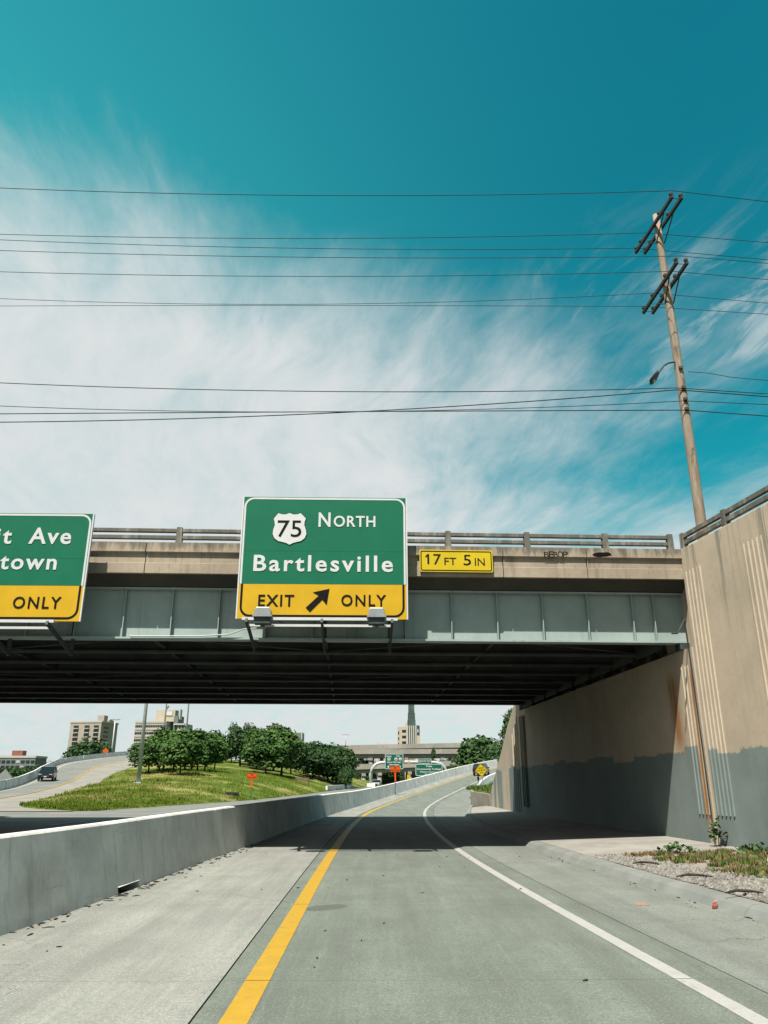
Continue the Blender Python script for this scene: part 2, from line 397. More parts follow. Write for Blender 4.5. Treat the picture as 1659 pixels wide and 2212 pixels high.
M['grass'] = grass_mat('knoll_grass', (.045, .085, .010), (.12, .165, .018), (.36, .30, .12), .75)
M['ground'] = grass_mat('ground_grass', (.05, .085, .015), (.10, .14, .03), (.28, .24, .12), .4, .02)
M['verge'] = grass_mat('verge_grass', (.05, .08, .015), (.10, .14, .03), (.20, .16, .09), .6, .8)
M['blade'] = plain('grass_blade', (.07, .12, .02), .8, 0, .45, 6, .2)
def leaf_mat(name, a, bb):
    m, t, b, g = newmat(name); b.inputs['Roughness'].default_value = .7; b.inputs['Specular IOR Level'].default_value = .25
    rnd = t.nodes.new('ShaderNodeNewGeometry').outputs['Random Per Island']
    base = g.mix(rnd, a, bb)
    oi = t.nodes.new('ShaderNodeObjectInfo').outputs['Random']
    base = g.mix(g.m('MULTIPLY', oi, .45), base, (a[0]*.7, a[1]*.85, a[2]*1.2))
    setc(t, b, base)
    return m
KA = .62
M['leafA'] = leaf_mat('leaf_bright', (.030, .085, .010), (.085, .17, .020))
M['leafB'] = leaf_mat('leaf_dark', (.020, .060, .012), (.055, .115, .022))
KA = .50
M['bark'] = plain('bark', (.075, .06, .045), .9, 0, .4, 3)
def stone_mat():
    m, t, b, g = newmat('gravel_stone'); b.inputs['Roughness'].default_value = .9
    rnd = t.nodes.new('ShaderNodeNewGeometry').outputs['Random Per Island']
    setc(t, b, g.mix(rnd, (.13, .12, .10), (.38, .355, .315))); return m
M['stone'] = stone_mat()
M['gravelbed'] = concrete('gravel_bed', (.40, .37, .31), 1.0, False, scale=3)
M['litter'] = plain('dry_litter', (.05, .04, .028), .9, 0, .5, 30)
M['tan'] = plain('tan_facade', (.50, .43, .35), .8, 0, .06, .2)
M['cream'] = plain('cream_facade', (.66, .56, .42), .8, 0, .06, .2)
M['pale'] = plain('pale_facade', (.62, .59, .53), .8, 0, .05, .2)
M['grey'] = plain('grey_facade', (.20, .23, .23), .8, 0, .1, .2)
M['brick'] = plain('red_brick', (.33, .12, .08), .85, 0, .15, .5)
M['copper'] = plain('green_copper', (.07, .13, .115), .6, 0, .3, .3)
M['window'] = plain('window_dark', (.025, .035, .038), .2, 0, .2, .5, .5)
M['blue'] = plain('blue_panel', (.02, .06, .14), .5)
M['bench'] = plain('bench_wood', (.28, .16, .11), .8)

# ------------------------------------------------------------------ the road alignment (yellow line is the reference)
Q = [-1.0251, -0.0154, 8.6611, 42.9351, 0.0033, 54.877, 67.6775, 0.0678]
WK, WV = [5, 9, 14, 20, 27, 40, 60, 90], [4.0607, 3.8364, 3.5824, 3.3541, 3.2437, 3.2528, 3.401, 3.7541]
BK, BV = [8, 12, 18, 24, 40, 60, 90], [3.5599, 3.0974, 2.8767, 2.4695, 1.9114, 1.7969, 2.1569]
RK, RV = [0, 11, 15, 20.4, 30.6, 42, 54, 60, 66, 72, 90], [7.3, 6.06, 5.75, 5.42, 5.12, 5.25, 6.0, 6.3, 6.0, 5.5, 5.2]
_S = np.arange(-40, 240, .5)
_k = Q[4]*np.clip((_S-Q[2])/Q[3], 0, 1); _k[_S > 190] *= 0
_th = Q[1]+np.cumsum(_k)*.5
_X = np.cumsum(np.sin(_th))*.5; _Y = np.cumsum(np.cos(_th))*.5
_i0 = int(np.argmin(abs(_S))); _X += Q[0]-_X[_i0]; _Y += -_Y[_i0]
_Z = np.cumsum(Q[7]*np.clip((_S-Q[5])/Q[6], 0, 1))*.5
def smooth(K, V):
    ks = np.arange(-45, 245, .5); vv = np.interp(ks, K, V); ker = np.ones(11)/11
    return ks, np.convolve(np.pad(vv, 5, mode='edge'), ker, 'valid')
_W, _B, _R = smooth(WK, WV), smooth(BK, BV), smooth(RK, RV)
def wo(s): return float(np.interp(s, *_W))
def bo(s): return float(np.interp(s, *_B))
def ro(s): return float(np.interp(s, *_R))
def P(s, off, dz=0.0):
    x, y, z, th = (float(np.interp(s, _S, a)) for a in (_X, _Y, _Z, _th))
    return Vector((x+math.cos(th)*off, y-math.sin(th)*off, z+dz))
def frange(a, b, d):
    n = max(1, int(round((b-a)/d))); return [a+(b-a)*i/n for i in range(n+1)]
# --- ground, lower highway
MB().quadstrip([[(-4000, -3000, -.6), (4000, -3000, -.6)], [(-4000, 6000, -.6), (4000, 6000, -.6)]]).build('ground', M['ground'], kind='structure', label='flat green ground reaching to the horizon')
road = empty('road', (0, 0, 0), kind='structure', label='curving pale concrete exit ramp passing under the bridge')
base = MB()
base.quadstrip([[P(s, -bo(s)-.6, -.9), P(s, -bo(s)-.6, -.05), P(s, ro(s)+.03, -.05), P(s, ro(s)+.03, -1.2)] for s in frange(-18, 200, 2)])
base.build('road_base', M['roadbase'], road)
joints = [12.6+4.6*k for k in range(-6, 11)]+[63.2+9.2*k for k in range(1, 15)]
gap = .004
for a, b in zip(joints[:-1], joints[1:]):
    for (lo, hi, mt) in ((lambda s: -bo(s)-.02, lambda s: -.33, 'shoulder'), (lambda s: -.33, lambda s: wo(s)+.5, 'lane'), (lambda s: wo(s)+.5, lambda s: ro(s)+(.02 if s < 59.5 else float(np.interp(s, [59.5, 76, 90, 112], [.4, 1.7, 1.2, .3]))), 'rshoulder')):
        rows = []
        for s in frange(a+gap, b-gap, 2.3):
            l, h = lo(s)+.009, hi(s)-.009
            rows.append([P(s, l, -.045), P(s, l, 0), P(s, h, 0), P(s, h, -.045)])
        MB().quadstrip(rows, True, True).build('slab', M[mt], road)
def stripe(off, wd, a, b, mat, name, dz=.004):
    rows = [[P(s, off(s)-wd/2+random.uniform(-.002, .002), dz), P(s, off(s)+wd/2+random.uniform(-.002, .002), dz)] for s in frange(a, b, .12 if a < 26 else 1.0)]
    return MB().quadstrip(rows).build(name, mat, road)
for a, b in zip(joints[:-1], joints[1:]):
    stripe(lambda s: 0, .22, a+.008, b-.008, M['ypaint'], 'yellow_line'); stripe(wo, .17, a+.008, b-.008, M['wpaint'], 'white_line')
# the left barrier
bar = empty('concrete_barrier', P(0, -bo(0)-.2), label='long pale concrete median barrier left of the ramp with a drain slot', cat='barrier')
bl = Vector(bar.location)
def bprof(s, z0=0.0, h=1.08, side=-1, off=None):
    o = -bo(s) if off is None else off
    pr = [(0, z0), (-.02, .11), (-.20, h-.03), (-.225, h), (-.40, h), (-.425, h-.03), (-.605, .11), (-.625, .0), (-.625, -.2)]
    if z0 == 0: pr = [(0, -.05)]+pr
    else: pr = [(-.35, z0)]+pr
    return [P(s, o+(k if side < 0 else -k), z)-bl for k, z in pr]
bj = [-14, -8, -2, 4, 10.0, 15.05, 20.6, 26.2, 32, 38.2]+[44+6*k for k in range(25)]
for a, b in zip(bj[:-1], bj[1:]):
    parts = [(a+.011, b-.011, 0.0)]
    if a == 10.0: parts = [(a+.006, 13.75, 0.0), (13.75, 14.75, .10), (14.75, b-.006, 0.0)]
    mb = MB()
    for (p, q, z0) in parts: mb.quadstrip([bprof(s, z0) for s in frange(p, q, 2)], True, True)
    mb.build('barrier_segment', M['barrier'], bar)
# right side parapet further on
rp = empty('ramp_parapet', P(69, 5.6), label='low pale concrete parapet on the right of the climbing ramp', cat='barrier'); bl = Vector(rp.location)
for a in range(80, 190, 8):
    MB().quadstrip([bprof(s, 0.0, float(np.interp(s, [80, 90], [.25, .85])), 1, ro(s)+float(np.interp(s, [78, 112], [1.5, 0]))) for s in frange(a+.01, a+7.99, 2)], True, True).build('barrier_segment', M['barrier'], rp)
# kerb and sidewalk (right)
sd = empty('sidewalk', (6, 20, 0), kind='structure', label='pale concrete strip between kerb and abutment'); so_ = Vector(sd.location)
def wallx(y):
    if y < 20.5: return 8.23+(20.5-y)*.164
    return 8.23+(6.85-8.23)*(min(y, 40)-20.5)/19.5
KJ = [-8, -4, 0, 4, 8, 11.5, 15, 18.2, 21.4, 25, 28.5, 32, 35.5, 39, 42.5, 46, 49.5, 53, 56.5, 60]
for a, b in zip(KJ[:-1], KJ[1:]):
    rows = []
    for s in frange(a+.006, b-.006, 1.2):
        o = ro(s)+.012
        rows.append([P(s, o, -.05), P(s, o, .0), P(s, o+.09, .10), P(s, o+.15, .135), P(s, o+.34, .15), P(s, o+.34, -.05)])
    MB().quadstrip(rows, True, True).build('kerb', M['kerb'], sd).location = (-so_.x, -so_.y, 0)
kk = [17.6]+[20.6+3.4*k for k in range(11)]
for a, b in zip(kk[:-1], kk[1:]):
    rows = []
    for s in frange(a+.008, b-.008, 1):
        p = P(s, ro(s)+.37); xw = wallx(p.y) if p.y < 41 else 6.85
        if s < 20.6: e = p.lerp(Vector((xw, p.y+.9, 0)), 1)
        else: e = Vector((xw, p.y, 0))
        if e.x < p.x+.05: e.x = p.x+.05
        rows.append([(p.x, p.y, -.05), (p.x, p.y, .15), (e.x+.1, e.y, .26), (e.x+.1, e.y, -.05)])
    MB().quadstrip(rows, True, True).build('sidewalk_slab', M['sidewalk'], sd).location = (-so_.x, -so_.y, 0)

# ------------------------------------------------------------------ the bridge
SK = math.atan(.0465)
BO = Vector((0.45, 20.7, 0))
br = empty('overpass_bridge', BO, SK, label='steel girder road bridge with weathered concrete parapet crossing overhead', cat='bridge')
XL, XR = -21.6, 7.93
NG, GS = 9, 2.22
def girder_mesh():
    mb = MB(); L = XR-XL; c = (XL+XR)/2
    mb.box((c, .17, 5.325), (L, .36, .05)); mb.box((c, .17, 6.0), (L, .03, 1.3)); mb.box((c, .17, 6.675), (L, .34, .05))
    return mb.mesh('girder', M['girder'])
gm = girder_mesh()
gi = gm.copy(); gi.materials[0] = M['shadesteel']  # inner girders take the shade-darkened copy of the girder
stif = MB().box((0, -.075, 6.0), (.022, .15, 1.295)).mesh('stiffener', M['girder'])
SX = [1.40+1.262*k for k in range(-18, 5)]+[7.05]
for i in range(NG):
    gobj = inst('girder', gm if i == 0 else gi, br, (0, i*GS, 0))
    for sx in SX[0 if i == 0 else 999:]:
        inst('stiffener', stif, gobj, (sx, .154, 0))
    if i < NG-1:
        bays = frange(XL+.6, XR-.5, 4.4)
        for k, (a, b) in enumerate(zip(bays[:-1], bays[1:])):
            y0, y1 = i*GS+.2, (i+1)*GS+.14
            z = 5.45
            mb = MB(); mb.bar((a, y0, z), (a, y1, z), .09, .09); mb.bar((a, y0, 5.5), (a, y1, 6.5), .07, .07); mb.bar((a, y0, 6.5), (a, y1, 5.5), .07, .07)
            mb.build('cross_frame', M['shadesteel'], br)
            if i in (0, 3, 7): MB().bar((a, y0, 5.37) if k % 2 else (a, y1, 5.37), (b, y1, 5.37) if k % 2 else (b, y0, 5.37), .10, .02).build('lateral_brace', M['shadesteel'], br)
YB = (NG-1)*GS+.34
XE = 7.93
dk = MB()
# slab with tapering overhang edges
pr = [(-.42, 7.22), (-.42, 6.98), (-.01, 6.72), (.35, 6.72), (.5, 6.82), (YB-.5, 6.82), (YB-.35, 6.72), (YB+.01, 6.72), (YB+.42, 6.98), (YB+.42, 7.22)]
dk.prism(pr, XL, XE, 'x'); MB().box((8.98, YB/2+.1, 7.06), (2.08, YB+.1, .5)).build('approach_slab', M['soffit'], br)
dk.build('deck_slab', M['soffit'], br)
FJ = [-21.6, -18, -14.4, -10.6, -6.87, -3.2, -.2, 2.78, 5.1, XE]
def fascia_poly(sgn, y0):
    q = [(0, 6.96), (0, 7.235), (.03, 7.25), (.03, 7.50), (-.05, 7.54), (-.05, 7.80), (.26, 7.80), (.26, 7.30), (.12, 7.28), (.12, 6.96)]
    return [(y0+sgn*a, z) for a, z in q]
for a, b in zip(FJ[:-1], FJ[1:]):
    MB().prism(fascia_poly(1, -.55), a+.012, b-.012, 'x').build('parapet_panel', M['fascia'], br)
    MB().prism(fascia_poly(-1, YB+.55), a+.012, b-.012, 'x').build('parapet_panel', M['fascia'], br)
PX = [7.55, 5.70, 3.50, 1.30, -1.15, -3.6, -6.05]+[-8.5-2.45*k for k in range(6)]
def post_mesh():
    mb = MB(); mb.prism([(-.085, 7.80), (.085, 7.80), (.07, 8.27), (-.07, 8.27)], -.08, .08, 'y')
    return mb.mesh('rail_post', M['rail'])
pm_ = post_mesh()
for yl in (-.42, YB+.42):
    for x in PX: inst('rail_post', pm_, br, (x, yl, 0))
    for a, b in zip(PX[1:], PX[:-1]):
        for z in (8.18, 7.985):
            mb = MB(); mb.box(((a+b)/2, yl, z), (b-a-.15, .11, .11)); mb.build('rail', M['rail'], br, bevel=.015)
# left abutment and wings, unseen, drawn in to cut light under the deck
la = empty('unseen_abutment', (-20.6, 20, 0), label='tan concrete abutment at the left end of the bridge, out of view, set near to block light', cat='abutment')
MB().prism([(-1.9, -.6), (.0, -.6), (.0, 4.95), (-.9, 4.95), (-.9, 6.8), (-1.9, 6.8)], -.1, 20.8, 'y').build('abutment_wall', M['wall'], la)
MB().quadstrip([[(x, y, -.5), (x, y, 7.8), (x-.5, y, 7.8), (x-.5, y, -.5)] for x, y in ((0, -.12), (-3.5, -22))], True, True).build('wing_panel', M['wall'], la)
MB().quadstrip([[(x, 20.3, -.5), (x, 20.3, z), (x, 20.8, z), (x, 20.8, -.5)] for x, z in ((-1.92, 7.3), (-8, 7.3), (-22, .2))], True, True).build('wing_panel', M['wall'], la)

# ------------------------------------------------------------------ right abutment and wing walls
ab = empty('bridge_abutment', (8.25, 20.6, 0), label='tan concrete abutment under the right end of the bridge, grey over-painted below', cat='abutment')
ao = Vector(ab.location)
A0, A1 = Vector((8.23, 20.62, 0)), Vector((6.85, 40.0, 0))
ad = (A1-A0).normalized(); an = Vector((-ad.y, ad.x, 0))   # an points to the road (-x)
mb = MB()
for (a, b, z0, z1) in ((0, .001, 0, 0),): pass
L = (A1-A0).length
def apt(t, o, z): 
    p = A0+ad*t+an*o; return Vector((p.x, p.y, z))-ao
mb = MB(); mb.quadstrip([[apt(t, 0, -.3), apt(t, 0, 5.12), apt(t, -.95, 5.12), apt(t, -.95, 6.80), apt(t, -1.7, 6.80), apt(t, -1.7, -.3)] for t in frange(0.01, L, 2.5)], True, True)
mb.build('abutment_wall', M['wall'], ab)
MB().quadstrip([[apt(t, -.17, 5.122), apt(t, -.17, 7.0), apt(t, -1.69, 7.0), apt(t, -1.69, 5.122)] for t in (-.1, 1.9)], True, True).build('cheek_wall', M['wall'], ab)
for i in range(NG-1): MB().box((7.25, (i+.5)*GS+.17, 5.92), (.03, GS-.34, 1.5)).build('added_diaphragm', M['shadesteel'], br)  # dark plates added to cover the bright backwall between girder ends
bp = MB().box((0, 0, 5.21), (.3, .34, .17)).mesh('bearing', M['dark_steel'])
for i in range(NG):
    p = BO+Matrix.Rotation(SK, 3, 'Z') @ Vector((XR-.12, i*GS+.17, 0)); inst('bearing', bp, ab, (p.x-ao.x, p.y-ao.y, 0), (0, 0, SK))
rib = MB().prism([(-.030, 0), (.030, 0), (.016, .028), (-.016, .028)], 0, 1, 'z').mesh('rib', M['wall'])
for k in range(4):
    p = apt(.16+k*.19, -.001, .93); inst('rib', rib, ab, p, (0, 0, math.atan2(an.y, an.x)-math.pi/2), (1.15, 1, 3.75))
for k in range(3):
    p = apt(L-.25-k*.30, -.001, .6); inst('rib', rib, ab, p, (0, 0, math.atan2(an.y, an.x)-math.pi/2), (3.0, 4.2, 4.2))
# conduit down the corner
cd = [apt(-.05, .07, 5.9), apt(-.02, .09, 5.2), apt(-.0, .075, 4.8), apt(.0, .06, 2.5), apt(.0, .06, .3)]
MB().tube([apt(-.28, .62, 5.42), apt(-.16, .42, 5.45), apt(-.12, .3, 5.6), apt(-.09, .14, 5.85)]+cd[1:], .022, 6).build('conduit', M['dark_steel'], ab)
# near wing wall
ww = empty('wing_wall', (8.23, 20.5, 0), label='tall tan concrete wing wall at right with ribbed pilasters and grey paint', cat='wall')
wo_ = Vector(ww.location); wd = Vector((.164, -1, 0)).normalized(); wn = Vector((-1, -.164, 0)).normalized()
def wpt(t, o, z): return wd*t+wn*o+Vector((0, 0, z))
PL = 3.62
rang = math.atan2(wn.y, wn.x)-math.pi/2
for k in range(7):
    a = k*PL+(.0 if k == 0 else .015); b = (k+1)*PL-.015
    if k == 0: a = -.02
    MB().quadstrip([[wpt(t, 0, -.3), wpt(t, 0, 7.80), wpt(t, -.5, 7.80), wpt(t, -.5, -.3)] for t in (a, b)], True, True).build('wall_panel', M['wall'], ww, bevel=.02)
    for side in (0, 1):
        for j in range(5):
            t = a+.16+j*.17 if side == 0 else b-.16-j*.17
            inst('rib', rib, ww, wpt(t, -.001, .93), (0, 0, rang), (1.15, 1, 6.2))
WPX = [.0, 2.02, 4.2, 6.4, 8.6, 10.8, 13, 15.2, 17.4, 19.6, 21.8, 24]
for t in WPX:
    inst('rail_post', pm_, ww, wpt(t, -.14, 0), (0, 0, math.atan2(wd.y, wd.x)))
for a, b in zip(WPX[:-1], WPX[1:]):
    for z in (8.18, 7.985):
        MB().bar(wpt(a+.08, -.14, z), wpt(b-.08, -.14, z), .11, .11).build('rail', M['rail'], ww)
# far wing wall, its top stepping down away from the bridge
fw = empty('far_wing_wall', (6.85, 40, 0), label='tan wing wall beyond the bridge, its top sloping down towards the planter', cat='wall')
mb = MB(); tops = [(40.01, 7.8), (40.6, 7.0), (41.6, 5.57), (44.5, 4.55), (47, 3.39), (49.5, 2.4), (52, 1.35), (53.2, .9)]
mb.quadstrip([[(0, y-40, -.3), (0, y-40, z), (.55, y-40, z), (.55, y-40, -.3)] for y, z in tops], True, True); mb.build('wall_panel', M['wall'], fw)
for k in range(4): inst('rib', rib, fw, (.001, 1.0+k*.55, .3), (0, 0, math.pi/2), (3, 1.6, 4.6-.25*k))
# fill behind the walls
MB().quadstrip([[(-100, y, -.6), (-100, y, 7.3 if y < 42 else 1), (xx-1.6, y, 7.3 if y < 42 else .5), (xx-.6, y, -.6)] for xx, y in ((-24.5, -30), (-24, -2), (-21, 20), (-21, 40.2))]).build('left_fill', M['ground'], kind='structure', label='grassy fill behind the left abutment')
def emb(x, y):
    if y < 40: return 7.35
    return max(.6, 7.35-(y-40)*.55)
rows = []
for y in (-30, -8, 0, 10, 20.4, 20.62, 30, 40.2, 42, 44, 46, 48, 50, 52, 54, 60, 66, 80):
    x0 = wallx(y)+.45 if y < 20.5 else (wallx(y)+1.6 if y < 40 else (7.3 if y < 54 else max(7.6, P(y, ro(y)+.8).x)))
    rows.append([(x0, y, -.6), (x0, y, emb(0, y)-.25 if y > 40 else 7.2), (x0+12, y, emb(0, y)+ (0 if y < 40 else 1.0)), (x0+90, y, emb(0, y)+(0 if y < 40 else 2))])
MB().quadstrip(rows).build('embankment', M['ground'], kind='structure', label='grassy fill behind the right-hand walls')

# ------------------------------------------------------------------ lower highway, knoll, left ramp
EA = [(-18.3, 52, 0), (-15.7, 68, 0), (-13.3, 84, 0), (-11.6, 115, .05), (-10, 150, .2), (-7, 190, .4), (-4.3, 225, .5), (1, 265, .5)]
EB = [(-18.5, 52.2, 0), (-28, 63, 0), (-31.5, 80, .6), (-36.8, 105, 1.65), (-43, 130, 3.1), (-46.4, 150, 4.5), (-50, 185, 7), (-53, 225, 8)]
def along(pts, t):
    """point at fraction t of a polyline, by index"""
    f = t*(len(pts)-1); i = min(int(f), len(pts)-2); return Vector(pts[i]).lerp(Vector(pts[i+1]), f-i)
hw = empty('lower_highway', (0, 0, 0), kind='structure', label='pale lower highway left of the barrier')
LE = [(-26, -30, -.01), (-23, 20, -.01), (-21.5, 41, -.01), (-44, 45, -.01), (-40, 51.5, -.01)]+[(p[0]-.4, p[1], p[2]-.01) for p in EA]
def rightedge(y):
    return float(np.interp(y, [-30, 10, 24, 40, 55, 80, 110, 150, 190, 225, 265], [-5.6, -4.95, -4.3, -3.7, -2.8, -.8, 1.5, 5.5, 11, 17, 25]))
MB().quadstrip([[p, ((p[0]*.5+.5*rightedge(p[1])), p[1], p[2]), (rightedge(p[1]), p[1], p[2]), (rightedge(p[1]), p[1], -.6)] for p in LE]).build('pavement', M['lowroad'], hw)
def hl(y, o, dz): # lane line of the lower highway, offset o from its dashed line
    return Vector((float(np.interp(y, [-20, 38, 68, 100, 150, 225], [-17, -13.9, -11.2, -9.0, -5.8, 0]))+o, y, float(np.interp(y, [90, 225], [0, .5]))+dz))
for k in range(9):
    y0 = 22.6+k*12.2
    MB().quadstrip([[hl(y, -.08, .006), hl(y, .08, .006)] for y in frange(y0, y0+3.6, 1.2)]).build('lane_dash', M['wpaint'], hw)
MB().quadstrip([[hl(y, 7.3-.08, .006), hl(y, 7.3+.08, .006)] for y in frange(60, 225, 5)]).build('edge_line', M['wpaint'], hw)
MB().quadstrip([[Vector(along(EA, t))+Vector((.5, 0, .006)), Vector(along(EA, t))+Vector((.68, 0, .006))] for t in frange(0, 1, .05)]).build('edge_line', M['wpaint'], hw)
def bulge(t): return 1.9*4*t*(1-t)
rows = []
NJ, NT = 70, 34
for j in range(NJ+1):
    a, b = along(EA, j/NJ), along(EB, j/NJ)
    grow = min(1, j/NJ*2.0)
    row = []
    for i in range(NT+1):
        t = i/NT; p = a.lerp(b, t)
        p.z += bulge(t)*grow**1.3+(.10*math.sin(p.x*.55)*math.sin(p.y*.31)+.05*math.sin(p.x*1.9+p.y*1.3))*grow
        if 0 < i < NT: p.x += random.uniform(-.1, .1)
        else: p.x += random.uniform(-.15, .15)
        row.append(p)
    rows.append([Vector((row[0].x, row[0].y, -.5))]+row+[Vector((row[-1].x, row[-1].y, -.5))])
kn = MB().quadstrip(rows); kno = kn.build('grass_knoll', M['grass'], smooth=True, kind='structure', label='mown grass knoll with dry patches between ramp and highway')
kbvh = BVHTree.FromPolygons([Vector(v) for v in kn.v], kn.f)
def kz(x, y):
    h = kbvh.ray_cast(Vector((x, y, 60)), Vector((0, 0, -1)))
    return h[0].z if h[0] else 0.0
rgk = random.Random(3); mbk = MB(); tf = [v for v in kn.v]
for _ in range(70000):
    jj = rgk.random()**1.4*.62; tq = rgk.random()
    p = along(EA, jj).lerp(along(EB, jj), tq); z = kz(p.x, p.y)
    if z < -.2: continue
    clump = math.sin(p.x*.9+2*math.sin(p.y*.37))*math.sin(p.y*.7+1.7*math.sin(p.x*.53))
    if clump < rgk.uniform(-.9, .9): continue
    h = rgk.uniform(.06, .30)*(1.25 if clump > .4 else .8); la_ = rgk.uniform(0, 6.28); wq = rgk.uniform(.03, .09)
    b_ = len(mbk.v); ca, sa = math.cos(la_)*wq, math.sin(la_)*wq; ln = h*rgk.uniform(-.6, .6)
    mbk.v += [(p.x-ca, p.y-sa, z-.03), (p.x+ca, p.y+sa, z-.03), (p.x-sa*3*ln, p.y+ca*3*ln, z+h)]; mbk.f.append((b_, b_+1, b_+2))
KA = .85; M['kblade'] = grass_mat('knoll_blade', (.065, .11, .010), (.14, .185, .02), (.38, .32, .12), .8)
KA = .50; mek = bpy.data.meshes.new('knoll_grass'); mek.from_pydata(mbk.v, [], mbk.f); mek.materials.append(M['kblade'])
inst('knoll_grass', mek, label='uneven grass blades and dry stalks all over the knoll', kind='stuff')
# left ramp
RL = [(-34, 50, 0), (-40, 70, .3), (-43.2, 92, .82), (-46.9, 108, 1.93), (-57.7, 138, 3.45), (-69.4, 178, 5.86), (-67.3, 215, 8.5), (-64, 250, 9.6)]
RR = [(-19.5, 51, 0), (-28, 63, 0), (-31.5, 80, .6), (-36.8, 105, 1.65), (-43, 130, 3.1), (-46.4, 150, 4.5), (-50, 185, 7), (-52, 230, 8.8)]
def crom(pts, t):
    f = t*(len(pts)-1); i = min(int(f), len(pts)-2); u = f-i
    p = [Vector(pts[max(0, min(len(pts)-1, i+k))]) for k in (-1, 0, 1, 2)]
    return .5*((2*p[1])+(p[2]-p[0])*u+(2*p[0]-5*p[1]+4*p[2]-p[3])*u*u+(3*p[1]-p[0]-3*p[2]+p[3])*u**3)
lr = empty('left_ramp', (0, 0, 0), kind='structure', label='pale concrete ramp curving down from behind the trees at left')
def rampP(t, k, dz=0): 
    p = crom(RL, t).lerp(crom(RR, t), k); p.z += dz; return p
tt = frange(0, 1, .0125)
MB().quadstrip([[rampP(t, 0, -3), rampP(t, 0, .03), rampP(t, .33, .03), rampP(t, .66, .03), rampP(t, 1.02, .03), rampP(t, 1.02, -1)] for t in tt]).build('pavement', M['rampcon'], lr)
MB().quadstrip([[rampP(t, .13, .05), rampP(t, .60, .05)] for t in tt[8:]]).build('travel_lane', M['lowroad'], lr)
for k, mt, nm in ((.13, 'wpaint', 'white_line'), (.60, 'ypaint', 'yellow_line')):
    MB().quadstrip([[rampP(t, k-.012, .07), rampP(t, k+.012, .07)] for t in tt[8:]]).build(nm, M[mt], lr)
lb = empty('ramp_barrier', RL[1], label='pale concrete barrier on the outer edge of the left ramp', cat='barrier'); lbo = Vector(RL[1])
tj = frange(.05, 1, .05)
for a, b in zip(tj[:-1], tj[1:]):
    rows = []
    for t in frange(a+.0006, b-.0006, .0125):
        p = rampP(t, 0)-lbo; q = Vector((rampP(t, 1)-rampP(t, 0)).to_2d().normalized().to_3d())
        rows.append([p+q*o+Vector((0, 0, z)) for o, z in ((.3, -.1), (.3, .06), (.12, 1.1), (-.12, 1.1), (-.3, .06), (-.3, -1.5))])
    MB().quadstrip(rows, True, True).build('barrier_segment', M['barrier'], lb)

# ------------------------------------------------------------------ planter and verge on the right beyond the bridge
pl = empty('planter_wall', (6.6, 56, 0), label='low stained concrete retaining wall holding a patch of grass', cat='planter'); po = Vector(pl.location)
pp = [Vector((6.80, 52.6, 0)), Vector((6.62, 56, .08)), Vector((6.4, 60, .12)), Vector((6.3, 62.4, .2)), Vector((7.0, 64.2, .25)), Vector((8.6, 70, .4))]
pp = [p for p in pp]
pp[2].x = max(pp[2].x, P(60, ro(60)).x+.35); pp[3].x = max(pp[3].x, P(62.4, ro(62.4)).x+.4); pp[4].x = P(64.2, ro(64.2)+.5).x+.3; pp[5].x = P(70, ro(70)+.6).x+.4
for a, b in zip(pp[:-1], pp[1:]):
    d = (b-a).normalized(); n = Vector((d.y, -d.x, 0))*.2
    hz = .95
    MB().quadstrip([[Vector((q.x, q.y, -.3))-po, Vector((q.x, q.y, q.z+hz))-po, Vector((q.x, q.y, q.z+hz))+n-po, Vector((q.x, q.y, -.3))+n-po] for q in (a+d*.005, b-d*.005)], True, True).build('wall_block', M['planter'], pl)
vg = []
for q in pp:
    vg.append([Vector((q.x+.15, q.y, q.z+.9)), Vector((q.x+1.2, q.y+.1, q.z+1.05)), Vector((q.x+3.5, q.y+.2, q.z+1.3)), Vector((q.x+8, q.y, q.z+2.2))])
MB().quadstrip(vg).build('planter_grass', M['verge'], kind='stuff', label='rough grass filling the planter behind the retaining wall')
def tufts(name, label, spots, n, hmin, hmax, mat, spread=.06):
    mb = MB()
    for (x, y, z, r) in spots:
        for _ in range(n):
            a = random.uniform(0, 6.28); rr = r*math.sqrt(random.random()); bx, by = x+rr*math.cos(a), y+rr*math.sin(a)
            h = random.uniform(hmin, hmax); la = random.uniform(0, 6.28); ln = h*random.uniform(.1, .7); wd_ = random.uniform(.4, 1)*spread*.25
            b = len(mb.v); ca, sa = math.cos(la+1.57)*wd_, math.sin(la+1.57)*wd_
            mb.v += [(bx-ca, by-sa, z), (bx+ca, by+sa, z), (bx+math.cos(la)*ln, by+math.sin(la)*ln, z+h)]; mb.f.append((b, b+1, b+2))
    me = bpy.data.meshes.new(name); me.from_pydata(mb.v, [], mb.f); me.materials.append(mat); o = bpy.data.objects.new(name, me); col.objects.link(o)
    return tag(o, label=label, kind='stuff')
tufts('planter_tufts', 'green tufts standing on the planter by the diamond sign', [(random.uniform(7, 10), random.uniform(53.5, 66), 1.15, .6) for _ in range(90)], 60, .15, .45, M['blade'], .25)

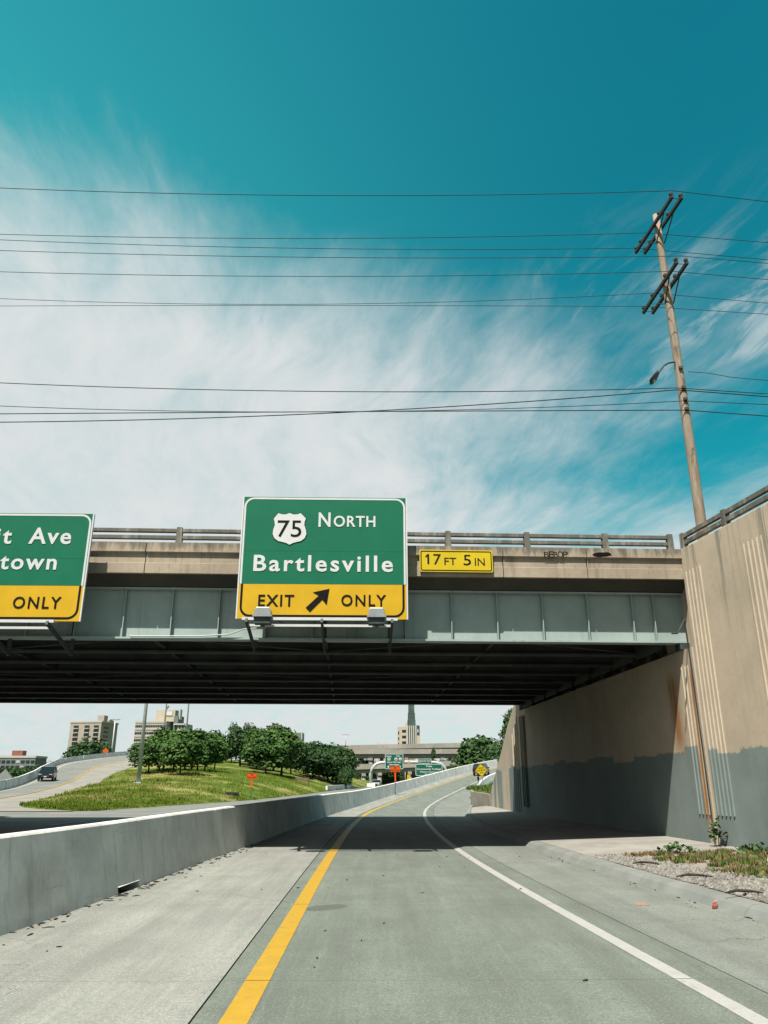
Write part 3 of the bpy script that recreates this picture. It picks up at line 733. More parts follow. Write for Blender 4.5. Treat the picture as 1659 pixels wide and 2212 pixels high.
# gravel and grass at the foot of the near wing wall
def vergez(x, y): return .16+.10*max(0, min(1, (x-4.5)/4))
rows = []
for y in frange(-8, 19.2, .8):
    s = y-.0; x0 = P(y, ro(y)+.36).x; x1 = wallx(y)+.1
    rows.append([(x0+(x1-x0)*k/6, y+(.9*k/6 if y > 17 else .9*k/6*max(0, (y-10)/7)), vergez(x0+(x1-x0)*k/6, y)-.02+random.uniform(-.012, .012)) for k in range(7)])
MB().quadstrip(rows).build('gravel_bed', M['gravelbed'], kind='structure', label='bed of crushed stone between kerb and wing wall')
mb = MB()
def stone(mb, c, r):
    b = len(mb.v); a0 = random.uniform(0, 6.28)
    for k in range(5):
        a = a0+k*1.2566+random.uniform(-.3, .3); q = r*random.uniform(.7, 1.2); mb.v.append((c[0]+q*math.cos(a), c[1]+q*math.sin(a), c[2]-r*.2))
    mb.v.append((c[0]+r*random.uniform(-.3, .3), c[1]+r*random.uniform(-.3, .3), c[2]+r*random.uniform(.5, .9)))
    for k in range(5): mb.f.append((b+k, b+(k+1) % 5, b+5))
grassedge = lambda x, y: 0
for _ in range(9000):
    y = random.uniform(8.5, 18.7); x0 = P(y, ro(y)+.40).x; x1 = wallx(y)
    x = x0+(x1-x0)*random.random()**1.5
    if (x-x0) > .5+.9*max(0, min(1, (17.6-y)/5))+random.uniform(-.4, .5)+max(0, (12-y)*.6): continue
    stone(mb, (x, y+.6*max(0, (y-10)/8)*(x-x0)/(x1-x0), vergez(x, y)), random.uniform(.018, .05))
me = bpy.data.meshes.new('gravel'); me.from_pydata(mb.v, [], mb.f); me.materials.append(M['stone']); o = bpy.data.objects.new('gravel', me); col.objects.link(o)
tag(o, label='loose pale crushed stone beside the kerb', kind='stuff')
gs = []
for _ in range(420):
    y = random.uniform(9, 18.6); x0 = P(y, ro(y)+.36).x; x1 = wallx(y)
    k = random.random(); x = x0+(x1-x0)*k
    lim = .9+.8*max(0, min(1, (17.8-y)/5))
    if x-x0 < lim+random.uniform(-.35, .3): continue
    gs.append((x, y+.6*max(0, (y-10)/8)*k, vergez(x, y)-.02, random.uniform(.1, .3)))
tufts('verge_grass', 'rough green and brown grass at the foot of the wing wall', gs[::2], 90, .03, .11, M['blade'], .07)
dg = [(x+random.uniform(-.2, .2), y, z, r) for x, y, z, r in gs if random.random() < .5]
M['dryblade'] = plain('dry_blade', (.26, .19, .09), .85, 0, .4, 6, .2)
tufts('dry_grass', 'dry brown stalks among the verge grass', gs[1::2]+dg, 70, .02, .10, M['dryblade'], .10)
def weed(x, y, z, r, h, label):
    mb = MB()
    for _ in range(90):
        a = random.uniform(0, 6.28); rr = r*random.random()**.6; hh = h*(1-.6*rr/r)*random.uniform(.4, 1)
        c = Vector((x+rr*math.cos(a), y+rr*math.sin(a), z+hh)); n = Vector((random.gauss(0, .6), random.gauss(0, .6), 1)).normalized()
        u = n.orthogonal().normalized()*random.uniform(.04, .09); v = n.cross(u).normalized()*random.uniform(.025, .05)
        b = len(mb.v); mb.v += [tuple(c-u), tuple(c+v), tuple(c+u), tuple(c-v)]; mb.f.append((b, b+1, b+2, b+3))
    root = empty('weed_plant', (x, y, z), label=label, cat='weed', group='weeds by the wall')
    me = bpy.data.meshes.new('leaves'); me.from_pydata([(q[0]-x, q[1]-y, q[2]-z) for q in mb.v], [], mb.f); me.materials.append(M['leafB'])
    inst('leaves', me, root)
    MB().tube([(0, 0, -.02), (.02, 0, h*.5), (.04, .02, h*.9)], [.01, .007, .004], 5).build('stem', M['bark'], root)
weed(6.55, 18.75, .2, .42, .26, 'low leafy weed growing at the end of the concrete strip')
weed(8.05, 20.1, .26, .22, .75, 'tall thin weed growing up the corner joint of the abutment')
weed(8.25, 18.4, .24, .5, .22, 'low leafy weed at the very foot of the wing wall')
# litter along the road
def sticks(name, label, spots):
    mb = MB()
    for (x, y, z, L, a, r) in spots:
        d = Vector((math.cos(a), math.sin(a), 0))*L/2; c = Vector((x, y, z+r*.7))
        mb.tube([c-d, c+Vector((random.uniform(-.1, .1)*L, random.uniform(-.1, .1)*L, r*.4)), c+d], [r*.6, r, r*.4], 5)
    o = mb.build(name, M['litter']); return tag(o, label=label, kind='stuff')
sp = []
for _ in range(150):
    s = random.uniform(6.5, 24); dist = abs(random.gauss(0, .16))
    p = P(s, -bo(s)+.02+dist); sp.append((p.x, p.y, p.z, random.uniform(.03, .16), random.uniform(0, 3.1), random.uniform(.005, .014)))
for _ in range(34):
    s = random.uniform(6.5, 22); p = P(s, random.uniform(-bo(s)+.3, wo(s)+1.5)); sp.append((p.x, p.y, p.z, random.uniform(.02, .07), random.uniform(0, 3.1), random.uniform(.005, .011)))
for _ in range(40):
    s = random.uniform(8, 22); p = P(s, ro(s)-abs(random.gauss(.0, .12))-.02); sp.append((p.x, p.y, p.z, random.uniform(.03, .14), 1.6+random.uniform(-.4, .4), random.uniform(.004, .010)))
sticks('road_litter', 'dry twigs and leaf litter along barrier and kerb', sp)
for (u, v, y, L, lab) in ((1610, 1940, 12.2, .55, 'dark broken branch lying on the gravel nearest the camera'), (1500, 1885, 14.2, .6, 'dark rotting branch lying where gravel meets grass'), (1395, 1862, 16.4, .5, 'dark bark strip lying at the edge of the concrete strip')):
    p = at(u, v, y); x = min(p.x, wallx(y)-.4); root = MB()
    root.tube([(-L/2, 0, .02), (-L/6, .03, .05), (L/5, -.02, .045), (L/2, .03, .02)], [.01, .024, .02, .008], 6)
    o = root.build('fallen_branch', M['litter'], smooth=True, label=lab, cat='branch', group='broken branches on the verge'); o.location = (x, y, vergez(x, y)+.01); o.rotation_euler.z = random.uniform(-.3, .3)
p = P(12.1, ro(12.1)-.05)
o = MB().quadstrip([[(-.06, 0, .01), (-.01, -.02, 0)], [(-.03, .05, .035), (.035, .04, .03)], [(.0, .09, .07), (.06, .08, .085)], [(.05, .10, .11), (.075, .1, .12)]]).build('red_scrap', M['red'], label='small red plastic scrap lying against the kerb', cat='litter')
o.location = p; md = o.modifiers.new('solid', 'SOLIDIFY'); md.thickness = .006
# orange survey mark sprayed on the road
p = at(1385, 1942, 12.6); p.z = .0
mb = MB(); c = []
for k in range(12):
    a = k/12*6.28; c.append((p.x+.13*math.cos(a)*random.uniform(.6, 1.2), p.y+.09*math.sin(a)*random.uniform(.5, 1.2), .004))
mb.v = c; mb.f = [tuple(range(12))]; M['omark'] = paint('orange_mark', (.75, .25, .12), .8); mb.build('paint_mark', M['omark'], road)

# ------------------------------------------------------------------ overhead guide signs on the bridge
SA = math.radians(1.5)
def frame_ring(x0, x1, z0, z1, wd_, r, n=7, corners='ltrb'):
    """outer and inner outlines of a rounded frame"""
    out = []
    for rad, ins in ((r, 0), (max(r-wd_, .01), wd_)):
        pts = []
        for (cx, cz, a0) in ((x1-ins-rad, z1-ins-rad, 0), (x0+ins+rad, z1-ins-rad, 90), (x0+ins+rad, z0+ins+rad, 180), (x1-ins-rad, z0+ins+rad, 270)):
            for k in range(n+1):
                a = R(a0+90*k/n); pts.append((cx+rad*math.cos(a), cz+rad*math.sin(a)))
        out.append(pts)
    return out
def ring(mb, x0, x1, z0, z1, wd_, r, y, sel=None):
    a, b = frame_ring(x0, x1, z0, z1, wd_, r); n = len(a)
    for k in range(n):
        q = [a[k], a[(k+1) % n], b[(k+1) % n], b[k]]
        if sel and not all(sel(p) for p in q): continue
        i = len(mb.v); mb.v += [(p[0], y, p[1]) for p in q]+[(p[0], y+.004, p[1]) for p in q]
        mb.f += [(i, i+1, i+2, i+3), (i+4, i+7, i+6, i+5), (i, i+3, i+7, i+4), (i+1, i+5, i+6, i+2)]
def guide_sign(name, label, org, W_, H_, zy):
    """green sign with yellow foot; origin at the bottom centre; zy = height of the yellow band"""
    rt = empty(name, org, SA, label=label, cat='road sign', group='guide signs on the bridge')
    zs = [zy, zy+(H_-zy)*.37, H_]
    hw_ = W_/2
    for a, b in zip(zs[:-1], zs[1:]):
        MB().box((0, .0, (a+b)/2), (W_, .04, b-a-.004)).build('green_panel', M['green'], rt)
    MB().box((0, 0, zy/2-.001), (W_, .04, zy-.004)).build('yellow_panel', M['yellow'], rt)
    for sx in (-1, 1): MB().box((sx*(hw_+.02), .01, H_/2), (.035, .07, H_)).build('edge_trim', M['white'], rt)
    def ustrip(x0, z0, z1, wd_, r, up_):
        rows = []
        for ins in (0, wd_):
            xx, rr = x0-ins, r-ins; zt = (z1-ins) if up_ else (z1+ins); sg = 1 if up_ else -1
            pts = [(xx, z0)]+[(xx-rr+rr*math.cos(R(a)), zt-sg*rr+sg*rr*math.sin(R(a))) for a in range(0, 91, 15)]+[(-xx+rr-rr*math.cos(R(a)), zt-sg*rr+sg*rr*math.sin(R(a))) for a in range(90, -1, -15)]+[(-xx, z0)]
            rows.append(pts)
        o_, i_ = rows
        return MB().quadstrip([[(o_[k][0], -.022, o_[k][1]), (o_[k][0], -.027, o_[k][1]), (i_[k][0], -.027, i_[k][1]), (i_[k][0], -.022, i_[k][1])] for k in range(len(o_))], True, True)
    ustrip(hw_-.012, zy+.002, H_-.02, .05, .26, True).build('white_border', M['white'], rt)
    ustrip(hw_-.05, zy-.002, .05, .055, .26, False).build('black_border', M['black'], rt)
    for z in (.5, H_*.5, H_-.5): MB().box((0, .06, z), (W_-.3, .06, .1)).build('stringer', M['steel'], rt)
    for sx in (-.36, .36):
        MB().box((sx*W_, .13, H_*.55-.3), (.12, .10, H_*.9)).build('sign_post', M['steel'], rt)
    return rt
def S6(X, Y): return (X*.2976+493.7, Y*.2976+1042.3)
def S5(X, Y): return (X*.3307, Y*.3307+1069.8)
def S7(X, Y): return (X*.3968+877.8, Y*.3968+1069.8)
n_s = Vector((math.sin(SA), -math.cos(SA), 0))
def tolocal(rt, uv):
    o = Vector(rt.location); h = hit(uv[0], uv[1], o+n_s*.03, n_s)-o
    return (h.x*math.cos(SA)+h.y*math.sin(SA), h.z)
def boxtext(rt, body, conv, X0, Y0, X1, Y1, mat, **k):
    a = tolocal(rt, conv(X0, Y1)); b = tolocal(rt, conv(X1, Y0))
    return text(body, mat, rt, a[0], a[1], b[0], b[1], -.027, **k)
bl_, br_ = at(*S6(62, 990), 19.42), at(*S6(1293, 990), 19.5); tp = at(*S6(690, 110), 19.46)
W75, H75 = (br_-bl_).length, tp.z-bl_.z
s75 = guide_sign('guide_sign', 'green and yellow overhead sign for 75 North Bartlesville, exit only', Vector(((bl_.x+br_.x)/2, 19.46, bl_.z)), W75, H75, tolocal(empty('tmp', Vector(((bl_.x+br_.x)/2, 19.46, bl_.z))), S6(690, 738))[1])
bpy.data.objects.remove(bpy.data.objects['tmp'])
boxtext(s75, 'N', S6, 652, 218, 742, 322, M['white']); boxtext(s75, 'ORTH', S6, 762, 243, 1066, 322, M['white'], space=1.1)
boxtext(s75, 'Bartlesville', S6, 178, 532, 1193, 644, M['white'], space=1.22, bold=.02)
boxtext(s75, 'EXIT', S6, 213, 815, 477, 897, M['black'], space=1.15, bold=.012); boxtext(s75, 'ONLY', S6, 817, 815, 1143, 897, M['black'], space=1.2, bold=.012)
SHIELD = [(443, 222), (475, 233), (500, 231), (525, 223), (562, 262), (552, 285), (550, 310), (562, 345), (565, 375), (552, 405), (525, 425), (490, 433), (465, 440), (443, 452), (420, 440), (395, 433), (360, 425), (333, 405), (320, 375), (323, 345), (336, 310), (334, 285), (328, 262), (362, 223), (387, 231), (412, 233)]
def polyplate(rt, pts, conv, y, mat, name, k=1.0, th=.004):
    q = [tolocal(rt, conv(*p)) for p in pts]; cx = sum(p[0] for p in q)/len(q); cz = sum(p[1] for p in q)/len(q)
    mb = MB(); mb.prism([(cx+(p[0]-cx)*k, cz+(p[1]-cz)*k) for p in q], y, y+th, 'y'); return mb.build(name, mat, rt)
polyplate(s75, SHIELD, S6, -.032, M['black'], 'route_shield_edge', 1.035); shw = polyplate(s75, SHIELD, S6, -.038, M['white'], 'route_shield')
a = tolocal(s75, S6(352, 395)); b = tolocal(s75, S6(532, 277)); text('75', M['black'], s75, a[0], a[1], b[0], b[1], -.040, bold=.0)
ARW = [(732, 771), (712, 888), (680, 850), (590, 940), (560, 908), (655, 820), (612, 797)]
polyplate(s75, ARW, S6, -.032, M['black'], 'arrow')
# the second sign, cut by the left frame edge
tr, bR = at(*S5(607, 123), 19.15), at(*S5(517, 825), 19.15)
WL = 4.45; HL = tr.z-bR.z
sdt = guide_sign('guide_sign', 'green and yellow overhead sign for Detroit Ave Downtown at the left edge', Vector((bR.x-WL/2*math.cos(SA), 19.15-WL/2*math.sin(SA), bR.z)), WL, HL, at(*S5(530, 593), 19.15).z-bR.z)
boxtext(sdt, 'Ave', S5, 183, 213, 475, 318, M['white'], space=1.15, bold=.02)
boxtext(sdt, 'Detroit', S5, 0, 213, 88, 318, M['white'], keep='right', space=1.2, bold=.02)
boxtext(sdt, 'Downtown', S5, 0, 383, 380, 485, M['white'], keep='right', space=1.18, bold=.02)
boxtext(sdt, 'ONLY', S5, 78, 663, 403, 740, M['black'], space=1.2, bold=.012)
a = tolocal(sdt, S5(78, 740)); b = tolocal(sdt, S5(403, 663))
text('EXIT', M['black'], sdt, -1.75, a[1], -.85, b[1], -.027, space=1.15, bold=.012)
MB().prism([(-.55+x*.01, a[1]-.1+z*.01) for x, z in ((40, 45), (36, 12), (28, 20), (6, -4), (-2, 4), (20, 28), (12, 36))], -.032, -.028, 'y').build('arrow', M['black'], sdt)
# sign lighting frames: rails, angled brackets and lamp housings
def light_frame(name, label, rt, x0, x1, lamps):
    fr = empty(name, rt.location, SA, label=label, cat='light frame', group='lighting frames under the guide signs')
    z = -.10
    MB().bar((x0, -.42, z+.02), (x1, -.42, z+.02), .06, .07).build('front_rail', M['white'], fr); MB().bar((x0+.12, -.12, z-.09), (x1-.12, -.12, z-.09), .05, .06).build('rear_rail', M['white'], fr)
    for x in (x0+.12, (x0+x1)/2+.05, x1-.14):
        mb = MB(); mb.bar((x, -.5, z-.03), (x, 1.35, z-.50), .06, .10); mb.build('bracket', M['dark_steel'], fr)
        MB().bar((x, 1.33, z-.55), (x, 1.33, z+.6), .08, .08).build('hanger', M['dark_steel'], fr)
    for x in lamps:
        h = empty('lamp_housing', (x, -.46, z-.085)); h.parent = fr
        mb = MB(); mb.prism([(-.22, .16), (.22, .16), (.20, .30), (.16, .36), (-.16, .36), (-.20, .30)], -.16, .14, 'y'); mb.build('cover', M['alu'], h, bevel=.015)
        mb = MB(); mb.prism([(-.24, .12), (.24, .12), (.24, .16), (-.24, .16)], -.19, .17, 'y'); mb.build('rim', M['alu'], h)
        mb = MB(); mb.box((0, 0, .04), (.40, .26, .16)); mb.bar((0, 0, 0), (0, .02, -.10), .1, .1); mb.build('ballast', M['dark_steel'], h)
    # supply cable
    MB().tube([(x0+.3, -.3, z+.06), (x0+.7, -.1, z+.12), (x0+1.0, .1, z-.02)], .012, 5).build('cable', M['wire'], fr)
    return fr
la = tolocal(s75, S6(268, 950))[0]; lb_ = tolocal(s75, S6(1072, 950))[0]
light_frame('sign_light_frame', 'steel lighting frame with two lamps below the 75 North sign', s75, tolocal(s75, S6(115, 1000))[0], tolocal(s75, S6(1222, 1000))[0], (la, lb_))
light_frame('sign_light_frame', 'steel lighting frame below the Detroit Ave sign at the left edge', sdt, -1.9, tolocal(sdt, S5(420, 830))[0]-.1, (-1.3,))
# loose cable along the girder
brz = Matrix.Rotation(SK, 3, 'Z')
MB().tube([(-7.2, -.05, 5.36), (-5.4, -.05, 5.37), (-4.6, -.06, 5.42), (-4.2, -.1, 5.56), (-3.6, -.14, 5.6)], .018, 5).build('cable', M['girder'], br)
# clearance sign on the parapet
cs0 = at(*S7(270, 413), 20.12)
fy = lambda x: 20.7+(x-.45)*.0465-.62
cs = empty('clearance_sign', (cs0.x, fy(cs0.x), cs0.z), SK, label='yellow clearance sign reading 17 FT 5 IN on the bridge parapet', cat='road sign')
SAo, n_s0 = SA, n_s
SA = SK; n_s = Vector((math.sin(SA), -math.cos(SA), 0))
c0, c1 = tolocal(cs, S7(73, 403)), tolocal(cs, S7(468, 300))
def rrect(x0, x1, z0, z1, r, n=4):
    return frame_ring(x0, x1, z0, z1, .01, r, n)[0]
MB().prism(rrect(c0[0], c1[0], -.02, c1[1], .05), -.012, .012, 'y').build('plate', M['lemon'], cs)
mb = MB(); ring(mb, c0[0]+.03, c1[0]-.03, .01, c1[1]-.03, .025, .05, -.017); mb.build('border', M['black'], cs)
for body, bx in (('7', (148, 320, 188, 376)), ('FT', (208, 340, 272, 378)), ('5', (312, 324, 351, 380)), ('IN', (374, 342, 426, 382))):
    a = tolocal(cs, S7(bx[0], bx[3])); b = tolocal(cs, S7(bx[2], bx[1])); text(body, M['black'], cs, a[0], a[1], b[0], b[1], -.013, bold=.0)
a = tolocal(cs, S7(104, 373)); b = tolocal(cs, S7(129, 319)); dx_, dz_ = b[0]-a[0], b[1]-a[1]
MB().prism([(a[0]+dx_*p, a[1]+dz_*q) for p, q in ((.42, 0), (.80, 0), (.80, 1), (.48, 1), (.05, .80), (.05, .64), (.42, .76))], -.019, -.013, 'y').build('legend', M['black'], cs)
for sx in (c0[0]+.3, c1[0]-.3): MB().box((sx, .04, c1[1]/2), (.06, .06, c1[1]*.9)).build('bracket', M['steel'], cs)
# sprayed marks on the parapet
gf = empty('graffiti', (0, 0, 0)); gf.parent = br
M['spray'] = plain('black_spray', (.012, .012, .012), .9, 0, .2, 5, .05)
def bloc(uv):
    h = hit(uv[0], uv[1], BO+n_s*.60, n_s)-BO; return (h.x*math.cos(SK)+h.y*math.sin(SK), h.z)
xs = [750, 776, 802, 826, 852, 880]
for k, ch in enumerate('BEBOP'):
    a = bloc(S7(xs[k], 338+random.uniform(-2, 2))); b = bloc(S7(xs[k+1]-2, 307+random.uniform(-2, 2))); text(ch, M['spray'], gf, a[0], a[1], b[0], b[1], -.603, bold=-.004, depth=.002, name='tag_letter')
pts = []
for k in range(22):
    a = k/22*6.283; q = S7(1065+52*math.cos(a)*random.uniform(.85, 1.1), 323+14*math.sin(a)*random.uniform(.8, 1.2)); pts.append(bloc(q))
MB().prism(pts, -.603, -.601, 'y').build('painted_out_patch', M['spray'], gf)
SA, n_s = SAo, n_s0

# ------------------------------------------------------------------ utility pole and wires
PB = Vector((11.3, 26.0, 7.3)); PT = 23.9
up = empty('utility_pole', PB, label='weathered wooden utility pole with double crossarms behind the wing wall', cat='utility pole')
ptsz = [k/10 for k in range(11)]
MB().tube([(0.02*math.sin(t*5), .015*math.sin(t*7), (PT-PB.z)*t) for t in ptsz], [.20-.07*t+.006*math.sin(t*31) for t in ptsz], 16).build('pole', M['polewood'], up, smooth=True)
ARMS = []
def hitz(u, v, z):
    d = ray(u, v); k = (z-CAMH)/d.z; return Vector((d.x*k, d.y*k, z))
for (z, e0, e1) in ((23.35, (1377, 546), (1457, 424)), (20.45, (1398, 676), (1472, 566))):
    A, B = hitz(*e0, z), hitz(*e1, z)
    dirv = (B-A).normalized(); mid = Vector((PB.x, PB.y, z)); la_ = (A-mid).dot(dirv); lb2 = (B-mid).dot(dirv)
    nrm = Vector((dirv.y, -dirv.x, 0)); nrm = nrm if nrm.x > 0 else -nrm
    for sgn in (-1, 1):
        a, b = dirv*la_+nrm*(.20*sgn)+Vector((0, 0, z-PB.z)), dirv*lb2+nrm*(.20*sgn)+Vector((0, 0, z-PB.z))
        arm = MB().bar(a, b, .10, .13).build('crossarm', M['armwood'], up)
        for q, f in ((a, .32), (b, -.32)):
            m_ = a.lerp(b, .5); st = q.lerp(m_, .42)
            MB().bar(st-Vector((0, 0, .06)), Vector((nrm.x*.17*sgn, nrm.y*.17*sgn, z-PB.z-.85)), .045, .02).build('brace', M['dark_steel'], up)
        for f in ((.03, .97, .66, .16) if z > 22 else (.03, .97, .68, .30)):
            c = a.lerp(b, f)+Vector((0, 0, .07))
            MB().tube([c, c+Vector((0, 0, .05)), c+Vector((0, 0, .06)), c+Vector((0, 0, .12)), c+Vector((0, 0, .13)), c+Vector((0, 0, .17)), c+Vector((0, 0, .21))], [.02, .02, .075, .085, .055, .06, .03], 10).build('insulator', M['dark_steel'], up)
            if sgn == -1: ARMS.append(c+PB+Vector((0, 0, .22)))
    for f in (la_+.12, lb2-.12):
        c = dirv*f+Vector((0, 0, z-PB.z)); MB().tube([c-nrm*.3, c+nrm*.3], .012, 6).build('spacer_bolt', M['dark_steel'], up)
# cobra-head lamp on the pole
sl_ = empty('street_light', (PB.x, PB.y, 16.5), label='dark cobra-head street light on a curved arm fixed to the utility pole', cat='street light')
def sloc(u, v, y): return at(u, v, y)-Vector(sl_.location)
arm = [sloc(1458, 782, 25.9), sloc(1444, 784, 25.7), sloc(1434, 790, 25.5), sloc(1426, 800, 25.3), sloc(1421, 808, 25.2)]
MB().tube(arm, .035, 8).build('arm', M['dark_steel'], sl_, smooth=True)
hd = arm[-1]; d = (sloc(1407, 823, 25.0)-hd)
MB().quadstrip([[hd+d*t+Vector((0, 0, 0))+Vector((math.cos(a)*wx*.4, math.cos(a)*wx, math.sin(a)*hz)) for a in [k*6.283/10 for k in range(10)]] for t, wx, hz in ((-.2, .05, .05), (0, .14, .09), (.3, .24, .12), (.85, .27, .10), (1.25, .16, .04))], True, True).build('head', M['dark_steel'], sl_, smooth=True)
MB().quadstrip([[hd+d*t+Vector((0, 0, -.05))+Vector((math.cos(a)*wx*.4, math.cos(a)*wx, math.sin(a)*hz)) for a in [k*6.283/8 for k in range(8)]] for t, wx, hz in ((.3, .10, .05), (.6, .13, .07), (.95, .07, .03))], True, True).build('lens', M['lamp'], sl_, smooth=True)
MB().box(hd+Vector((0, 0, .1)), (.06, .06, .08)).build('photocell', M['dark_steel'], sl_)
# wires: pole point, then heights seen at the middle and left, and the right end
def wire(uvp, mid, left, right, y, r, label, dy=0.0):
    """uvp / mid / left / right are picture points the wire passes through; span runs along x at depth y, drifting dy per metre"""
    pts3 = []
    x0 = at(*uvp, y).x
    for (u, v) in (left, mid, uvp):
        yy = y
        for _ in range(4): p = at(u, v, yy); yy = y+(p.x-x0)*dy
        pts3.append(at(u, v, yy))
    xs_, zs_ = [p.x for p in pts3], [p.z for p in pts3]
    cf = np.polyfit(xs_, zs_, 2)
    line = [Vector((x, y+(x-x0)*dy, float(np.polyval(cf, x)))) for x in np.linspace(-24, x0, 34)]
    pr_ = at(*right, y); sl2 = (pr_.z-pts3[2].z)/(pr_.x-x0)
    line += [Vector((x0+k, y+k*dy, pts3[2].z+sl2*k+.006*k*k*0)) for k in (1, 2, 4, 8, 14, 20)]
    mb = MB(); mb.tube([p-line[0] for p in line], r, 5)
    o = mb.build('overhead_wire', M['wire'], label=label, cat='wire', group='overhead wires'); o.location = line[0]
wire((1453, 412), (650, 422), (0, 406), (1659, 436), 24.3, .014, 'topmost overhead wire from the near end of the upper crossarm')
wire((1394, 503), (700, 515), (0, 506), (1659, 524), 26.9, .013, 'second overhead wire from the top, first of the close trio')
wire((1372, 536), (700, 537), (0, 518), (1659, 561), 27.5, .013, 'third overhead wire from the top, on the far end of the upper crossarm')
wire((1470, 553), (700, 556), (0, 541), (1659, 569), 24.5, .012, 'fourth overhead wire from the top, near end of the lower crossarm')
wire((1452, 586), (650, 597), (0, 587), (1659, 604), 25.2, .012, 'fifth overhead wire from the top, alone below the close trio')
wire((1408, 633), (700, 657), (0, 645), (1659, 655), 26.9, .011, 'upper wire of the crossing pair at mid height')
wire((1392, 662), (700, 660), (0, 661), (1659, 679), 27.4, .011, 'lower wire of the crossing pair at mid height')
wire((1462, 838), (750, 846), (0, 827), (1659, 851), 25.8, .017, 'upper of the thick cables below the street light')
wire((1462, 842), (800, 888), (0, 912), (1659, 857), 25.82, .02, 'thick cable rising to the right across the lower wires')
wire((1478, 866), (780, 889), (0, 877), (1659, 874), 25.8, .014, 'thin cable second from the bottom on the pole')
wire((1480, 886), (800, 889), (0, 894), (1659, 899), 25.8, .019, 'lowest thick cable fixed to the utility pole')
for z, lab in ((at(1478, 842, 26).z, 0), (at(1481, 867, 26).z, 0), (at(1484, 888, 26).z, 0), (at(1478, 800, 26).z, 0)):
    MB().box((0.0, -.21, z-PB.z), (.14, .08, .10)).build('clamp', M['dark_steel'], up)
MB().tube([at(1486, 803, 26)-PB, at(1530, 806, 26)-PB, at(1580, 815, 26)-PB, at(1680, 824, 26)-PB], .012, 5).build('guy_wire', M['wire'], up)

# ------------------------------------------------------------------ small roadside signs and posts
def panel_sign(name, label, cat, base, ptop, w_, h_, mat, lines, tmat, border=None, diamond=False, post=None, yaw=0.0, postw=.06, group=None):
    rt = empty(name, base, yaw, label=label, cat=cat, group=group)
    zc = ptop-h_/2-base.z
    if diamond:
        rd = w_/2
        MB().prism([(0, zc+rd), (rd, zc), (0, zc-rd), (-rd, zc)], -.01, .01, 'y').build('plate', mat, rt)
        if border:
            mb = MB(); q = [(0, 1), (1, 0), (0, -1), (-1, 0)]
            for k in range(4):
                a, b = q[k], q[(k+1) % 4]; i = len(mb.v)
                mb.v += [(a[0]*rd*.95, -.013, zc+a[1]*rd*.95), (b[0]*rd*.95, -.013, zc+b[1]*rd*.95), (b[0]*rd*.90, -.013, zc+b[1]*rd*.90), (a[0]*rd*.90, -.013, zc+a[1]*rd*.90)]; mb.f.append((i, i+1, i+2, i+3))
            mb.build('border', border, rt)
    else:
        MB().prism(rrect(-w_/2, w_/2, zc-h_/2, zc+h_/2, min(w_, h_)*.07), -.01, .01, 'y').build('plate', mat, rt)
        if border: mb = MB(); ring(mb, -w_/2+.02, w_/2-.02, zc-h_/2+.02, zc+h_/2-.02, .035*h_**.5, .08*h_, -.014); mb.build('border', border, rt)
    for (body, cx, cz, tw, th) in lines:
        text(body, tmat, rt, cx-tw/2, zc+cz-th/2, cx+tw/2, zc+cz+th/2, -.012, bold=.01)
    MB().bar((0, .04, -.3), (0, .04, zc), postw, postw).build('post', post or M['steel'], rt)
    return rt
for (u, vt, vb, y, lab) in ((541.7, 1670, 1728, 84, 'orange end road work sign standing in the grass by the lower highway'), (854, 1655, 1713, 85, 'orange end road work sign rising behind the ramp barrier')):
    b = at(u, vb, y); t = at(u, vt, y); h_ = .60
    if u < 600: b.z = kz(b.x, b.y)
    rt = panel_sign('work_zone_sign', lab, 'road sign', b, t.z, 1.04, h_, M['orange'], (('END', 0, .12, .30, .15), ('ROAD WORK', 0, -.11, .84, .15)), M['black'], M['black'], post=M['dark_steel'], group='orange work zone signs')
    MB().box((0, .0, (t.z-b.z-h_)/2+.55), (.16, .02, (t.z-b.z-h_)-1.15)).build('orange_strip', M['orange'], rt)
b = at(1046.6, 1709, 60.5); t = at(1041, 1649, 60.5)
panel_sign('warning_sign', 'yellow diamond sign about bridge ice leaning on the planter', 'road sign', Vector((b.x, b.y, 1.1)), t.z, .95, .95, M['lemon'], (('BRIDGE', 0, .16, .36, .09), ('ICES BEFORE', 0, .0, .62, .09), ('ROAD', 0, -.16, .26, .09)), M['black'], M['black'], diamond=True, post=M['alu']).rotation_euler = (0, R(-7), 0)
b = at(1033.5, 1697, 66)
rt = empty('delineator_post', (b.x, 66, .9), label='thin black post at the edge of the planter', cat='post')
MB().bar((0, 0, -.3), (0, 0, 1.0), .05, .03).build('stake', M['black'], rt); MB().box((0, -.02, 1.1), (.16, .02, .3)).build('plate', M['black'], rt)
b = at(226, 1640, 205); panel_sign('curve_sign', 'small faded orange diamond sign by the ramp barrier before the round tree', 'road sign', Vector((b.x, 205, 5)), at(226, 1615, 205).z, 1.6, 1.6, M['orange'], (), M['black'], M['black'], diamond=True)
M['fade'] = plain('faded_orange', (.66, .34, .10), .6); bpy.data.objects['curve_sign'].children[0].data.materials[0] = M['fade']
b = at(6, 1700, 97); panel_sign('diamond_sign', 'bare metal back of a diamond sign at the left edge', 'road sign', Vector((b.x, 97, .2)), at(6, 1661, 97).z, 1.85, 1.85, M['alu'], (), M['black'], diamond=True)
